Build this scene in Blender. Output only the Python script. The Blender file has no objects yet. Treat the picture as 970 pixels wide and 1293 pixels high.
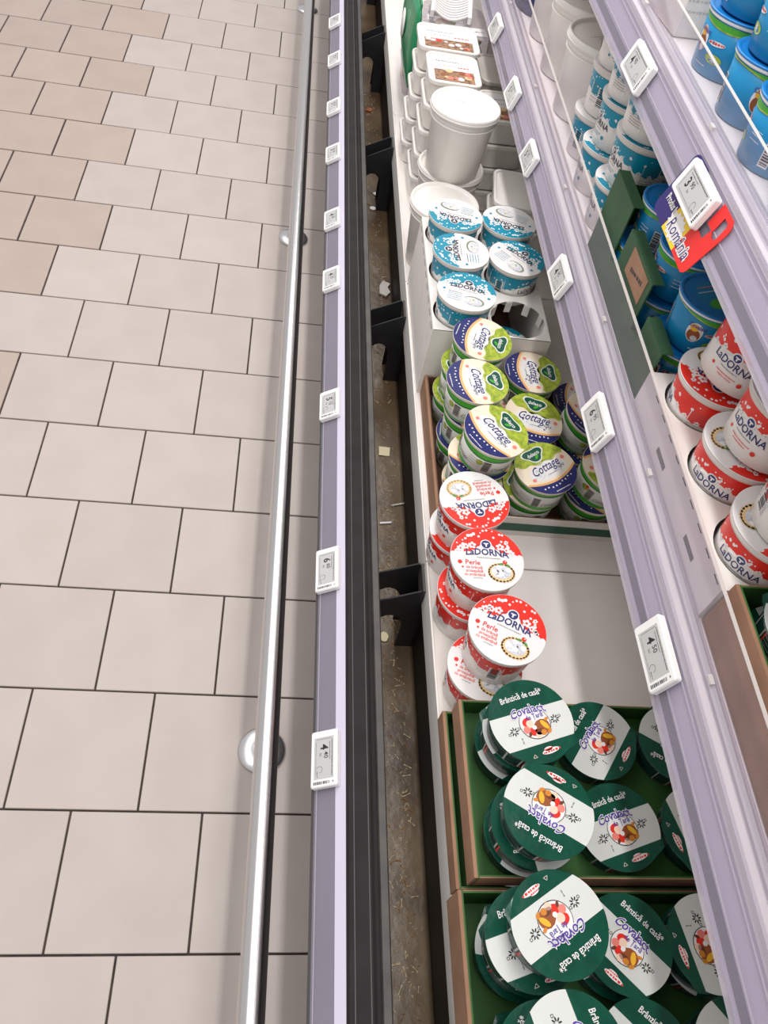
import bpy, math, random
from mathutils import Matrix, Vector
random.seed(7)
S = bpy.context.scene
COL = S.collection

# ------------------------------------------------------------------ camera
cam = bpy.data.cameras.new('camera')
cam.sensor_fit = 'HORIZONTAL'; cam.sensor_width = 36.0
cam.lens = 36.0 * 1028.1 / 970.0
cam.clip_start = 0.02; cam.clip_end = 50
cam_o = bpy.data.objects.new('camera', cam); COL.objects.link(cam_o)
_R = Vector((0.98657, -0.03061, 0.16042)); _U = Vector((-0.07256, 0.79783, 0.59851)); _F = Vector((0.14630, 0.60211, -0.78489))
cam_o.matrix_world = Matrix(((_R.x, _U.x, -_F.x, 0.26049), (_R.y, _U.y, -_F.y, -0.20619), (_R.z, _U.z, -_F.z, 1.34564), (0, 0, 0, 1)))
S.camera = cam_o

# ------------------------------------------------------------------ world, lamps, exposure
w = bpy.data.worlds.new('store_ambient'); S.world = w; w.use_nodes = True
w.node_tree.nodes['Background'].inputs[0].default_value = (1.0, 0.982, 0.978, 1)
w.node_tree.nodes['Background'].inputs[1].default_value = 0.55
def area(name, loc, sx, sy, power, col=(1, .98, .965), rot=(0, 0, 0)):
    l = bpy.data.lights.new(name, 'AREA'); l.shape = 'RECTANGLE'; l.size = sx; l.size_y = sy
    l.energy = power; l.color = col
    o = bpy.data.objects.new(name, l); COL.objects.link(o); o.location = loc; o.rotation_euler = rot
    return o
area('ceiling_luminaire_aisle', (-1.0, 2.6, 3.4), 1.5, 6.5, 42)
area('ceiling_luminaire_case', (0.75, 1.8, 3.3), .40, 6.5, 26)
area('case_fill_lamp', (0.40, 1.5, 1.98), .07, 4.6, 26, rot=(0, math.radians(-22), 0))  # unseen lamp, added to brighten the deck and bucket sides
area('ceiling_luminaire_far', (2.2, 2.0, 3.4), 1.2, 6.5, 18)
S.view_settings.view_transform = 'Standard'; S.view_settings.look = 'None'
S.view_settings.exposure = 0.16; S.view_settings.gamma = 1.0
S.view_settings.use_curve_mapping = False

# ------------------------------------------------------------------ helpers
def lin(c):
    return tuple(((v / 255) / 12.92 if v / 255 <= .04045 else ((v / 255 + .055) / 1.055) ** 2.4) for v in c) + (1,)
MATS = {}
def M(name, rgb, rough=.5, metal=0, spec=.5, bump=0, bscale=80, var=0, vscale=30, rgb2=None, alpha=None, coat=0, objvar=0):
    if name in MATS: return MATS[name]
    m = bpy.data.materials.new(name); m.use_nodes = True; nt = m.node_tree; b = nt.nodes['Principled BSDF']
    b.inputs['Base Color'].default_value = lin(rgb); b.inputs['Roughness'].default_value = rough
    b.inputs['Metallic'].default_value = metal; b.inputs['Specular IOR Level'].default_value = spec
    if coat: b.inputs['Coat Weight'].default_value = coat; b.inputs['Coat Roughness'].default_value = .12
    tc = nt.nodes.new('ShaderNodeTexCoord')
    if rgb2 or var or objvar:
        mx = nt.nodes.new('ShaderNodeMix'); mx.data_type = 'RGBA'
        A, B = mx.inputs[6], mx.inputs[7]
        A.default_value = lin(rgb); B.default_value = lin(rgb2) if rgb2 else lin(tuple(max(0, v * (1 - var)) for v in rgb))
        n = nt.nodes.new('ShaderNodeTexNoise'); n.inputs['Scale'].default_value = vscale; n.inputs['Detail'].default_value = 5
        nt.links.new(tc.outputs['Object'], n.inputs['Vector'])
        cr = nt.nodes.new('ShaderNodeValToRGB'); cr.color_ramp.elements[0].position = .38; cr.color_ramp.elements[1].position = .66
        nt.links.new(n.outputs['Fac'], cr.inputs[0]); nt.links.new(cr.outputs[0], mx.inputs[0])
        out = mx.outputs[2]
        if objvar:
            oi = nt.nodes.new('ShaderNodeObjectInfo'); hs = nt.nodes.new('ShaderNodeHueSaturation')
            mr = nt.nodes.new('ShaderNodeMapRange'); mr.inputs[3].default_value = 1 - objvar; mr.inputs[4].default_value = 1 + objvar
            nt.links.new(oi.outputs['Random'], mr.inputs[0]); nt.links.new(mr.outputs[0], hs.inputs['Value']); nt.links.new(out, hs.inputs['Color'])
            out = hs.outputs[0]
        nt.links.new(out, b.inputs['Base Color'])
    if bump:
        n2 = nt.nodes.new('ShaderNodeTexNoise'); n2.inputs['Scale'].default_value = bscale; n2.inputs['Detail'].default_value = 3
        nt.links.new(tc.outputs['Object'], n2.inputs['Vector'])
        bp = nt.nodes.new('ShaderNodeBump'); bp.inputs['Strength'].default_value = bump; bp.inputs['Distance'].default_value = .002
        nt.links.new(n2.outputs['Fac'], bp.inputs['Height']); nt.links.new(bp.outputs[0], b.inputs['Normal'])
    MATS[name] = m; return m
def clear(name, rgb, fac, rough=.12):
    """hazy clear plastic: part straight-through, part glossy white-ish surface"""
    if name in MATS: return MATS[name]
    m = bpy.data.materials.new(name); m.use_nodes = True; nt = m.node_tree; b = nt.nodes['Principled BSDF']
    b.inputs['Base Color'].default_value = lin(rgb); b.inputs['Roughness'].default_value = rough
    t = nt.nodes.new('ShaderNodeBsdfTransparent'); t.inputs[0].default_value = lin((248, 246, 250))
    mx = nt.nodes.new('ShaderNodeMixShader'); mx.inputs[0].default_value = fac
    nt.links.new(t.outputs[0], mx.inputs[1]); nt.links.new(b.outputs[0], mx.inputs[2])
    nt.links.new(mx.outputs[0], nt.nodes['Material Output'].inputs['Surface'])
    MATS[name] = m; return m

class MB:
    """collects shapes; build() links them as one mesh object"""
    def __init__(s): s.v = []; s.f = []; s.mi = []; s.mats = []; s.sm = []
    def m(s, mat):
        if mat not in s.mats: s.mats.append(mat)
        return s.mats.index(mat)
    def add(s, vs, fs, mat, smooth=False):
        o = len(s.v); i = s.m(mat); s.v += [tuple(p) for p in vs]
        for f in fs: s.f.append([o + k for k in f]); s.mi.append(i); s.sm.append(smooth)
    def box(s, x0, x1, y0, y1, z0, z1, mat, bev=0):
        if bev:
            b = bev; vs = []; 
            pts = [(x0 + b, y0), (x1 - b, y0), (x1, y0 + b), (x1, y1 - b), (x1 - b, y1), (x0 + b, y1), (x0, y1 - b), (x0, y0 + b)]
            ins = [(x0 + 2*b, y0 + b), (x1 - 2*b, y0 + b), (x1 - b, y0 + 2*b), (x1 - b, y1 - 2*b), (x1 - 2*b, y1 - b), (x0 + 2*b, y1 - b), (x0 + b, y1 - 2*b), (x0 + b, y0 + 2*b)]
            rings = [[(p[0], p[1], z0 + b) for p in pts], [(p[0], p[1], z1 - b) for p in pts], [(p[0], p[1], z1) for p in ins]]
            vs = [(p[0], p[1], z0) for p in ins] + sum(rings, [])
            fs = [list(range(7, -1, -1))]
            for r in range(3):
                for k in range(8): fs.append([r*8 + k, r*8 + (k+1) % 8, (r+1)*8 + (k+1) % 8, (r+1)*8 + k])
            fs.append([24 + k for k in range(8)])
            s.add(vs, fs, mat); return s
        vs = [(x, y, z) for z in (z0, z1) for y in (y0, y1) for x in (x0, x1)]
        s.add(vs, [(0, 2, 3, 1), (4, 5, 7, 6), (0, 1, 5, 4), (2, 6, 7, 3), (0, 4, 6, 2), (1, 3, 7, 5)], mat); return s
    def lathe(s, prof, mat, seg=40, cap0=True, cap1=True, smooth=True, c=(0, 0), sy=1):
        n = len(prof); vs = []
        for r, z in prof:
            for k in range(seg):
                a = 2 * math.pi * k / seg; vs.append((c[0] + r * math.cos(a), c[1] + sy * r * math.sin(a), z))
        fs = []
        for i in range(n - 1):
            for k in range(seg):
                k2 = (k + 1) % seg; fs.append([i*seg + k, i*seg + k2, (i+1)*seg + k2, (i+1)*seg + k])
        s.add(vs, fs, mat, smooth)
        o = len(s.v) - len(vs); i = s.m(mat)
        if cap0: s.f.append([o + k for k in range(seg - 1, -1, -1)]); s.mi.append(i); s.sm.append(False)
        if cap1: s.f.append([o + (n-1)*seg + k for k in range(seg)]); s.mi.append(i); s.sm.append(False)
        return s
    def prism(s, pts, z0, z1, mat, smooth=False):
        n = len(pts); vs = [(p[0], p[1], z0) for p in pts] + [(p[0], p[1], z1) for p in pts]
        fs = [[k, (k+1) % n, n + (k+1) % n, n + k] for k in range(n)]
        s.add(vs, fs, mat, smooth); s.add(vs, [list(range(n - 1, -1, -1)), [n + k for k in range(n)]], mat); return s
    def loft(s, rings, mat, cap0=True, cap1=True, smooth=False):
        n = len(rings[0]); vs = sum(rings, []); fs = []
        for i in range(len(rings) - 1):
            for k in range(n): fs.append([i*n + k, i*n + (k+1) % n, (i+1)*n + (k+1) % n, (i+1)*n + k])
        if cap0: fs.append(list(range(n - 1, -1, -1)))
        if cap1: fs.append([(len(rings)-1)*n + k for k in range(n)])
        s.add(vs, fs, mat, smooth); return s
    def xz(s, prof, y0, y1, mat):
        """profile in X-Z run along Y"""
        n = len(prof); vs = [(p[0], y0, p[1]) for p in prof] + [(p[0], y1, p[1]) for p in prof]
        fs = [[k, n + k, n + (k+1) % n, (k+1) % n] for k in range(n)] + [list(range(n)), [n + k for k in range(n - 1, -1, -1)]]
        s.add(vs, fs, mat); return s
    def rod(s, a, b, r, mat, seg=16):
        a = Vector(a); b = Vector(b); d = (b - a).normalized(); u = d.orthogonal().normalized(); v = d.cross(u)
        rings = [[tuple(p + r * (math.cos(2*math.pi*k/seg) * u + math.sin(2*math.pi*k/seg) * v)) for k in range(seg)] for p in (a, b)]
        n = seg; vs = rings[0] + rings[1]
        s.add(vs, [[k, (k+1) % n, n + (k+1) % n, n + k] for k in range(n)], mat, True)
        s.add(vs, [list(range(n - 1, -1, -1)), [n + k for k in range(n)]], mat); return s
    def mesh(s, name):
        me = bpy.data.meshes.new(name); me.from_pydata(s.v, [], s.f)
        for mt in s.mats: me.materials.append(mt)
        me.polygons.foreach_set('material_index', s.mi); me.polygons.foreach_set('use_smooth', s.sm)
        me.update(); return me
    def build(s, name, parent=None, loc=None, rot=None):
        return link(name, s.mesh(name), parent, loc, rot)
def link(name, data, parent=None, loc=None, rot=None):
    o = bpy.data.objects.new(name, data); COL.objects.link(o)
    if parent: o.parent = parent
    if loc: o.location = loc
    if rot: o.rotation_euler = rot
    return o
def tag(o, label, cat, group=None):
    o['label'] = label; o['category'] = cat
    if group: o['group'] = group
    return o
def thing(name, label, cat, loc=(0, 0, 0), rot=(0, 0, 0), group=None):
    o = link(name, None, None, loc, rot); o.empty_display_size = .02
    return tag(o, label, cat, group)
def struct(o): o['kind'] = 'structure'; return o
def dup(o, parent=None):
    c = o.copy(); COL.objects.link(c); c.parent = parent
    for ch in list(o.children): dup(ch, c)
    return c

def rrect(x0, x1, y0, y1, r, n=5):
    p = []
    for cx, cy, a0 in ((x1 - r, y0 + r, -90), (x1 - r, y1 - r, 0), (x0 + r, y1 - r, 90), (x0 + r, y0 + r, 180)):
        for k in range(n + 1):
            a = math.radians(a0 + 90 * k / n); p.append((cx + r * math.cos(a), cy + r * math.sin(a)))
    return p

_tc = {}
def text2d(body, size, bold=0, shear=0, align='CENTER'):
    key = (body, round(size, 5), bold, shear, align)
    if key in _tc: return _tc[key]
    c = bpy.data.curves.new('lettering', 'FONT'); c.body = body; c.size = 1.0; c.offset = bold; c.shear = shear
    c.align_x = align; c.align_y = 'CENTER'; c.resolution_u = 2; c.fill_mode = 'FRONT'
    o = bpy.data.objects.new('lettering', c)
    me = bpy.data.meshes.new_from_object(o)
    vs = [(v.co.x * size, v.co.y * size) for v in me.vertices]; fs = [tuple(p.vertices) for p in me.polygons]
    bpy.data.objects.remove(o); bpy.data.curves.remove(c); bpy.data.meshes.remove(me)
    _tc[key] = (vs, fs); return vs, fs

class Art:
    """flat print: layered 2-D shapes laid on a surface by a mapping (x, y, lift) -> 3-D"""
    LIFT = .00013
    def __init__(s): s.items = []
    def poly(s, pts, mat, layer): s.items.append((list(pts), [list(range(len(pts)))], mat, layer))
    def disc(s, x, y, r, mat, layer, n=16, sx=1, sy=1, rot=0):
        c, q = math.cos(rot), math.sin(rot); P = []
        for k in range(n):
            a = 2*math.pi*k/n; u, v = r*sx*math.cos(a), r*sy*math.sin(a); P.append((x + u*c - v*q, y + u*q + v*c))
        s.poly(P, mat, layer)
    def rect(s, x0, x1, y0, y1, mat, layer): s.poly([(x0, y0), (x1, y0), (x1, y1), (x0, y1)], mat, layer)
    def stroke(s, pts, wd, mat, layer):
        for a, b in zip(pts[:-1], pts[1:]):
            dx, dy = b[0]-a[0], b[1]-a[1]; L = math.hypot(dx, dy) or 1; nx, ny = -dy/L*wd/2, dx/L*wd/2
            s.poly([(a[0]-nx, a[1]-ny), (b[0]-nx, b[1]-ny), (b[0]+nx, b[1]+ny), (a[0]+nx, a[1]+ny)], mat, layer)
    def text(s, body, size, x, y, mat, layer, rot=0, bold=0, shear=0, align='CENTER', bend=0, sx=1):
        vs, fs = text2d(body, size, bold, shear, align); c, q = math.cos(rot), math.sin(rot); P = []
        for u, v in vs:
            u *= sx
            if bend: v2 = v - bend * u * u; u, v = u - 2*bend*u*v, v2
            P.append((x + u*c - v*q, y + u*q + v*c))
        s.items.append((P, [list(f) for f in fs], mat, layer))
    def scribble(s, x, y, width, size, mat, layer, seed=0, rot=0):
        """tiny print too small to read: uneven dashes"""
        r = random.Random(seed + int(x*1e5) + int(y*1e6)); u = -width/2; c, q = math.cos(rot), math.sin(rot)
        while u < width/2:
            l = size * r.uniform(.35, 1.1); h = size * r.uniform(.35, .62)
            p = [(u, -h/2), (u+l*.7, -h/2), (u+l*.7, h/2), (u, h/2)]
            s.poly([(x + a*c - b*q, y + a*q + b*c) for a, b in p], mat, layer); u += l
    def barcode(s, x, y, wd, h, mat, white, layer, vertical=False):
        s.rect(x - wd/2, x + wd/2, y - h/2, y + h/2, white, layer)
        r = random.Random(3); u = -wd/2 + .08*wd
        L = h if vertical else wd; u = -L/2*.86
        while u < L/2*.86:
            b = L * r.choice((.025, .04, .06))
            if vertical: s.rect(x - wd*.4, x + wd*.4, y + u, y + u + b, mat, layer+1)
            else: s.rect(x + u, x + u + b, y - h*.4, y + h*.4, mat, layer+1)
            u += b + L * r.choice((.03, .05))
    def flower(s, x, y, r, mat, layer, n=5):
        for k in range(n): s.disc(x + r*math.cos(k*6.283/n+.3), y + r*math.sin(k*6.283/n+.3), r*.62, mat, layer, 8)
    def build(s, name, fn, parent=None):
        mb = MB()
        for P, F, mat, layer in s.items:
            mb.add([fn(x, y, s.LIFT * (layer + 1)) for x, y in P], F, mat)
        return mb.build(name, parent)
def flat(z): return lambda x, y, l: (x, y, z + l)
def cone(r0, z0, r1, z1, th0=0):
    """x = arc length, y = height"""
    def f(x, y, l):
        t = (y - z0) / (z1 - z0); r = r0 + (r1 - r0) * t
        a = th0 + x / ((r0 + r1) / 2); return ((r + l + .0002) * math.cos(a), (r + l + .0002) * math.sin(a), y)
    return f
def wraps(art, r, f_lo, f_hi, mat, layer, n=60, u0=-math.pi, u1=math.pi):
    for k in range(n):
        a, b = u0 + (u1-u0)*k/n, u0 + (u1-u0)*(k+1)/n
        art.poly([(a*r, f_lo(a)), (b*r, f_lo(b)), (b*r, f_hi(b)), (a*r, f_hi(a))], mat, layer)

# ------------------------------------------------------------------ materials
m_tile = M('ivory_floor_tile', (197, 186, 179), .42, spec=.35, rgb2=(193, 181, 174), vscale=9, objvar=.03, bump=.05, bscale=300)
m_tile2 = M('beige_floor_tile', (189, 172, 162), .42, spec=.35, rgb2=(184, 167, 157), vscale=9, objvar=.03, bump=.05, bscale=300)
m_grout = M('dark_grout', (78, 66, 60), .9, var=.3)
m_steel = M('polished_steel', (214, 212, 212), .22, 1)
m_chrome = M('brushed_steel_flange', (215, 214, 216), .25, 1)
m_dark = M('dark_rubber_bumper', (44, 40, 41), .6, spec=.15, rgb2=(38, 34, 35), vscale=25, bump=.05)
m_olive = M('grey_metal_lip', (74, 70, 66), .5, var=.2)
m_black = M('black_bracket_metal', (40, 40, 44), .45, var=.2)
m_underdeck = M('painted_underdeck_dark', (26, 24, 24), .6, rgb2=(40, 34, 28), vscale=8)  # darkness below the deck, put into the colour
m_body = M('case_body_grey', (70, 66, 66), .5)
m_deck = M('white_deck_metal', (242, 236, 231), .38, var=.05, vscale=6)
m_wall = M('white_case_wall', (214, 212, 210), .5)
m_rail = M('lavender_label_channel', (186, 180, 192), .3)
m_sheen = M('painted_lavender_reflection', (206, 200, 218), .3)  # bright part of the reflection in the clear strip, painted as a band
m_raild = M('painted_dark_reflection', (92, 86, 100), .25, rgb2=(82, 76, 90), vscale=12)  # dark part of the strip's reflection, painted on its backing
m_railk = M('painted_rail_shadow', (70, 64, 76), .3)  # shadow seen through the clear rail, painted as a dark band
m_clear = clear('clear_plastic_guard', (226, 220, 218), .08, .15)
m_cleare = clear('clear_plastic_edge', (226, 219, 214), .72, .2)
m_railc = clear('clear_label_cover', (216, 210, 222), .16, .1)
m_railr = clear('clear_rail_rib', (208, 201, 210), .45, .2)
m_tag = M('white_tag_housing', (240, 238, 236), .35)
m_eink = M('eink_grey', (190, 190, 188), .4)
m_ink = M('black_ink', (32, 30, 34), .5)
m_inkg = M('grey_ink', (112, 110, 112), .5)
m_white = M('white_print', (232, 229, 228), .4)
m_lidw = M('white_foil_lid', (228, 225, 224), .3, bump=.12, bscale=60)
m_red = M('red_print', (224, 42, 28), .35)
m_teal = M('teal_print', (0, 138, 166), .35)
m_navy = M('navy_print', (36, 42, 104), .4)
m_char = M('charcoal_print', (42, 46, 66), .4)
m_tan = M('tart_crust_tan', (234, 204, 154), .5, rgb2=(218, 178, 120), vscale=300)
m_curd = M('white_curd', (226, 226, 230), .5, rgb2=(190, 192, 202), vscale=300)
m_leaf = M('leaf_green', (92, 142, 60), .5)
m_rim = M('pale_plastic_rim', (216, 208, 200), .3)
m_cupw = M('white_plastic_cup', (232, 226, 220), .35)
m_bucket = M('white_bucket_plastic', (240, 235, 229), .32, var=.03, vscale=10)
m_lime = M('lime_salad_print', (176, 190, 66), .3, rgb2=(128, 150, 48), vscale=140, bump=.15, bscale=120)
m_cream = M('cream_print', (238, 222, 200), .3, bump=.15, bscale=120)
m_dnavy = M('delaco_navy_print', (42, 46, 106), .3, bump=.15, bscale=120)
m_orange = M('orange_print', (238, 176, 106), .35)
m_dgreen = M('logo_dark_green', (18, 82, 62), .35)
m_green = M('bright_green_print', (72, 168, 50), .35)
m_cov = M('bottle_green_foil', (14, 78, 60), .18, bump=.5, bscale=45, rgb2=(10, 66, 52), vscale=40)
m_covs = M('dark_green_cup', (20, 50, 44), .3)
m_covw = M('white_band_foil', (212, 214, 210), .28, bump=.2, bscale=95)
m_purple = M('purple_print', (76, 58, 150), .4)
m_brown = M('brown_print', (150, 78, 36), .4)
m_gold = M('yellow_print', (236, 178, 44), .4)
m_pinkl = M('salmon_print', (232, 128, 116), .4)
m_box = M('green_box_inside', (48, 98, 36), .6, rgb2=(40, 86, 32), vscale=12)
m_boxb = M('kraft_cardboard', (160, 122, 96), .8, rgb2=(146, 108, 84), vscale=20)
m_boxd = M('brown_cardboard_inside', (112, 78, 62), .85, var=.15)
m_boxw = M('white_cardboard', (232, 226, 220), .7, var=.03)
m_blue = M('blue_plastic', (14, 128, 178), .3)
m_blued = M('deep_blue_plastic', (20, 118, 190), .3)
m_dkgreen = M('dark_green_cardboard', (44, 84, 50), .6, var=.1)
m_grey = M('grey_plastic_tub', (196, 190, 182), .4)
m_film = clear('clear_food_film', (228, 222, 214), .2, .12)

# ================================================================== THE SETTING
Y0, Y1 = -.62, 3.7
floor = struct(MB().box(-1.5, 1.6, -.9, 4.3, -.04, -.004, m_grout).build('floor'))
tile_me = {}
T = .2
for j in range(-3, 20):
    off = .1 if j % 2 else 0
    for i in range(-6, 3):
        x0 = i * T + off; x1 = x0 + T
        if x0 > .42: continue
        lim = -1.0 if j % 2 == 0 else -1.5
        brown = (j >= 7 or j == 5) and round(x1 / T, 2) <= lim + .01
        key = brown
        if key not in tile_me:
            g = .0017 if not brown else .0024
            tile_me[key] = MB().box(-T/2 + g, T/2 - g, -T/2 + g, T/2 - g, -.012, 0, m_tile2 if brown else m_tile, bev=.0008).mesh('tile')
        link('tile', tile_me[key], floor, ((x0 + x1)/2, (j + .5)*T, random.uniform(-.0004, .0002)), (0, 0, random.choice((0, 1, 2, 3))*math.pi/2))

# ------------------------------------------------------------------ guard rail in front of the case
t = thing('bumper_rail', 'long polished steel bumper rail standing on round floor flanges', 'rail', (.2872, .3, 0))
MB().rod((0, Y0 - .3, .29), (0, Y1 - .3, .29), .0158, m_steel, 40).build('tube', t)
for y in (-1.14, .303, 1.747, 3.217):
    if y > Y0 - .5:
        MB().rod((0, 0, .004), (0, 0, .29), .0115, m_steel, 20).build('post', t, (0, y - .3, 0))
        f = MB().lathe([(.040, 0), (.040, .003), (.036, .007), (.016, .008)], m_chrome, 36).build('flange', t, (0, y - .3, 0))
MB().rod((0, -.003, .29), (0, .003, .29), .0161, m_chrome, 32).build('joint_ring', t, (0, .98, 0))

# ------------------------------------------------------------------ refrigerated case
case = thing('refrigerated_case', 'open chilled display case with white deck and dark front bumper', 'display case', (0, 0, 0))
MB().xz([(.405, .02), (.405, .33), (.43, .33), (.43, .02)], Y0, Y1, m_body).build('front_panel', case)
MB().box(.43, 1.12, Y0, Y1, .0, .10, m_body).build('base', case)
lipm = MB().xz([(.384, .345), (.384, .362), (.387, .3655), (.412, .3685), (.416, .3665), (.420, .366), (.420, .33), (.405, .33), (.405, .345)], Y0, Y1, m_dark)
lip = lipm.build('front_bumper', case)
MB().xz([(.4205, .20), (.4205, .362), (.423, .366), (.431, .366), (.433, .363), (.433, .20)], Y0, Y1, m_olive).build('inner_lip', case)
for x in (.392, .409):
    MB().box(x, x + .0012, Y0, Y1, .3665 if x < .4 else .3682, .3672 if x < .4 else .3689, m_body).build('bumper_groove', case)
# tilted label strip (lower edge X .345 Z .335, upper edge X .385 Z .365)
a = math.radians(33); cs, sn = math.cos(a), math.sin(a)
def strip_prof(w0, w1, t0, t1, ox=.3448, oz=.3348, cs=cs, sn=sn):
    return [(ox + w*cs - q*sn, oz + w*sn + q*cs) for w, q in ((w0, t0), (w1, t0), (w1, t1), (w0, t1))]
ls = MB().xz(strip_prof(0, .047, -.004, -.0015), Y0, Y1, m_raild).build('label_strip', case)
ls['label'] = 'front label strip with painted dark and pale lavender reflection bands'
MB().xz(strip_prof(0, .004, -.004, .001), Y0, Y1, m_body).build('strip_edge', ls)
MB().xz(strip_prof(.033, .047, -.0015, .0012), Y0, Y1, m_sheen).build('strip_reflection_band', ls)
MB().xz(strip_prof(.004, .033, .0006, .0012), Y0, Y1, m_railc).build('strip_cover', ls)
MB().xz(strip_prof(.007, .0082, .0012, .0020), Y0, Y1, m_railr).build('strip_rib', ls)

# return-air channel behind the bumper
m_dirt = M('dirty_channel_floor', (112, 94, 70), .3, rgb2=(78, 60, 44), vscale=11, bump=.6, bscale=40)
nt = m_dirt.node_tree
MB().box(.434, .52, Y0, Y1, .19, .2, m_dirt).build('channel_floor', case)
MB().box(.512, .517, Y0, Y1, .2, .352, m_underdeck).build('channel_dark_sheet', case)  # black sheet standing in for the open dark under the deck
brk = None
arch = []
bx0, bx1 = .4335, .5
pts = [(bx0, .2005), (bx0 + .006, .2005)]
for k in range(13):
    an = math.pi * (1 - k / 12); pts.append((bx0 + .006 + .021 + .021*math.cos(an), .262 + .034*math.sin(an)))
pts += [(bx0 + .048, .2005), (bx1 + .011, .2005), (bx1 + .011, .353), (bx1, .353), (bx1 - .006, .366), (bx0, .332)]
brk_me = None
for y in (-.145, .455, 1.06, 1.665, 2.27, 2.88):
    for dy in (0, -.048):
        if brk_me is None:
            brk_me = MB().xz(pts, -.0012, .0012, m_black).mesh('channel_bracket')
        link('channel_bracket', brk_me, case, (0, y + dy, 0))
    MB().box(.4965, .5015, y - .048, y, .335, .366, m_olive).build('bracket_clip', case)
# deck panels, each with a folded-down front edge
seams = [Y0, -.201, .451, 1.103, 1.755, 2.407, 3.059, Y1]
for s0, s1 in zip(seams[:-1], seams[1:]):
    g = .0012
    dp = MB().box(.503, 1.12, s0 + g, s1 - g, .355, .375, m_deck, bev=.0015).build('deck_panel', case)
    MB().box(.5005, .503, s0 + g, s1 - g, .33, .379, m_deck).build('deck_front_edge', dp)
MB().box(1.12, 1.15, Y0, Y1, 0, 1.75, m_wall).build('back_wall', case)

# ------------------------------------------------------------------ shelves
def shelf(name, label, x, z, zt, gx, ztop):
    """x,z: lower front edge of the label rail; zt: shelf surface; gx,ztop: clear guard"""
    t = thing(name, label, 'shelf', (0, 0, 0))
    MB().box(gx - .012, 1.12, Y0, Y1, zt - .022, zt, m_deck, bev=.002).build('shelf_board', t)
    aa = math.radians(72); c_, s_ = math.cos(aa), math.sin(aa)
    pr = lambda w0, w1, t0, t1: [(x + w*c_ - q*s_, z + w*s_ + q*c_) for w, q in ((w0, t0), (w1, t0), (w1, t1), (w0, t1))]
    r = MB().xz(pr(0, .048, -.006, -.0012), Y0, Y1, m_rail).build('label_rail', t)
    MB().xz(pr(-.0035, .0015, -.006, .002), Y0, Y1, m_railr).build('rail_lower_rib', r)
    MB().xz(pr(.0435, .048, -.0012, .002), Y0, Y1, m_railr).build('rail_upper_rib', r)
    MB().xz(pr(.0015, .0435, .0008, .0014), Y0, Y1, m_railc).build('rail_cover', r)
    MB().xz(pr(.0055, .0145, -.0012, -.0006), Y0, Y1, m_railk).build('rail_shadow_band', r)
    for wv in (.019, .0385):
        MB().xz(pr(wv, wv + .0012, .0014, .0022), Y0, Y1, m_railr).build('rail_ridge', r)
    MB().xz([(x + .048*c_ + .001, z + .048*s_ - .002), (x + .048*c_ + .001, z + .048*s_ + .001), (gx - .001, zt + .003), (gx - .001, zt + .0005)], Y0, Y1, m_railr).build('rail_top_flange', r)
    MB().xz([(gx - .006, zt), (gx - .006, zt + .006), (gx - .0004, zt + .008), (gx + .0056, zt + .006), (gx + .0056, zt)], Y0, Y1, m_railr).build('guard_foot', t)
    g = MB().xz([(gx, zt + .002), (gx, ztop - .0006), (gx + .004, ztop - .0006), (gx + .004, zt + .002)], Y0, Y1, m_clear).build('clear_guard', t)
    MB().box(gx, gx + .004, Y0, Y1, ztop - .0005, ztop, m_cleare).build('guard_edge', g)
    for y in (-.2, .11, .36, .62, .93, 1.25, 1.6, 2.0):
        MB().box(gx - .0055, gx - .001, y, y + .010, zt + .0065, zt + .010, m_cleare).build('guard_clip', t)
    return t
shelf('clear_fronted_shelf', 'white shelf directly above the deck with lavender price rail and clear guard', .652, .653, .700, .6845, .762)
shelf('clear_fronted_shelf', 'upper white shelf holding blue cups behind a clear guard', .6715, .917, .962, .7020, 1.006)

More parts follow.
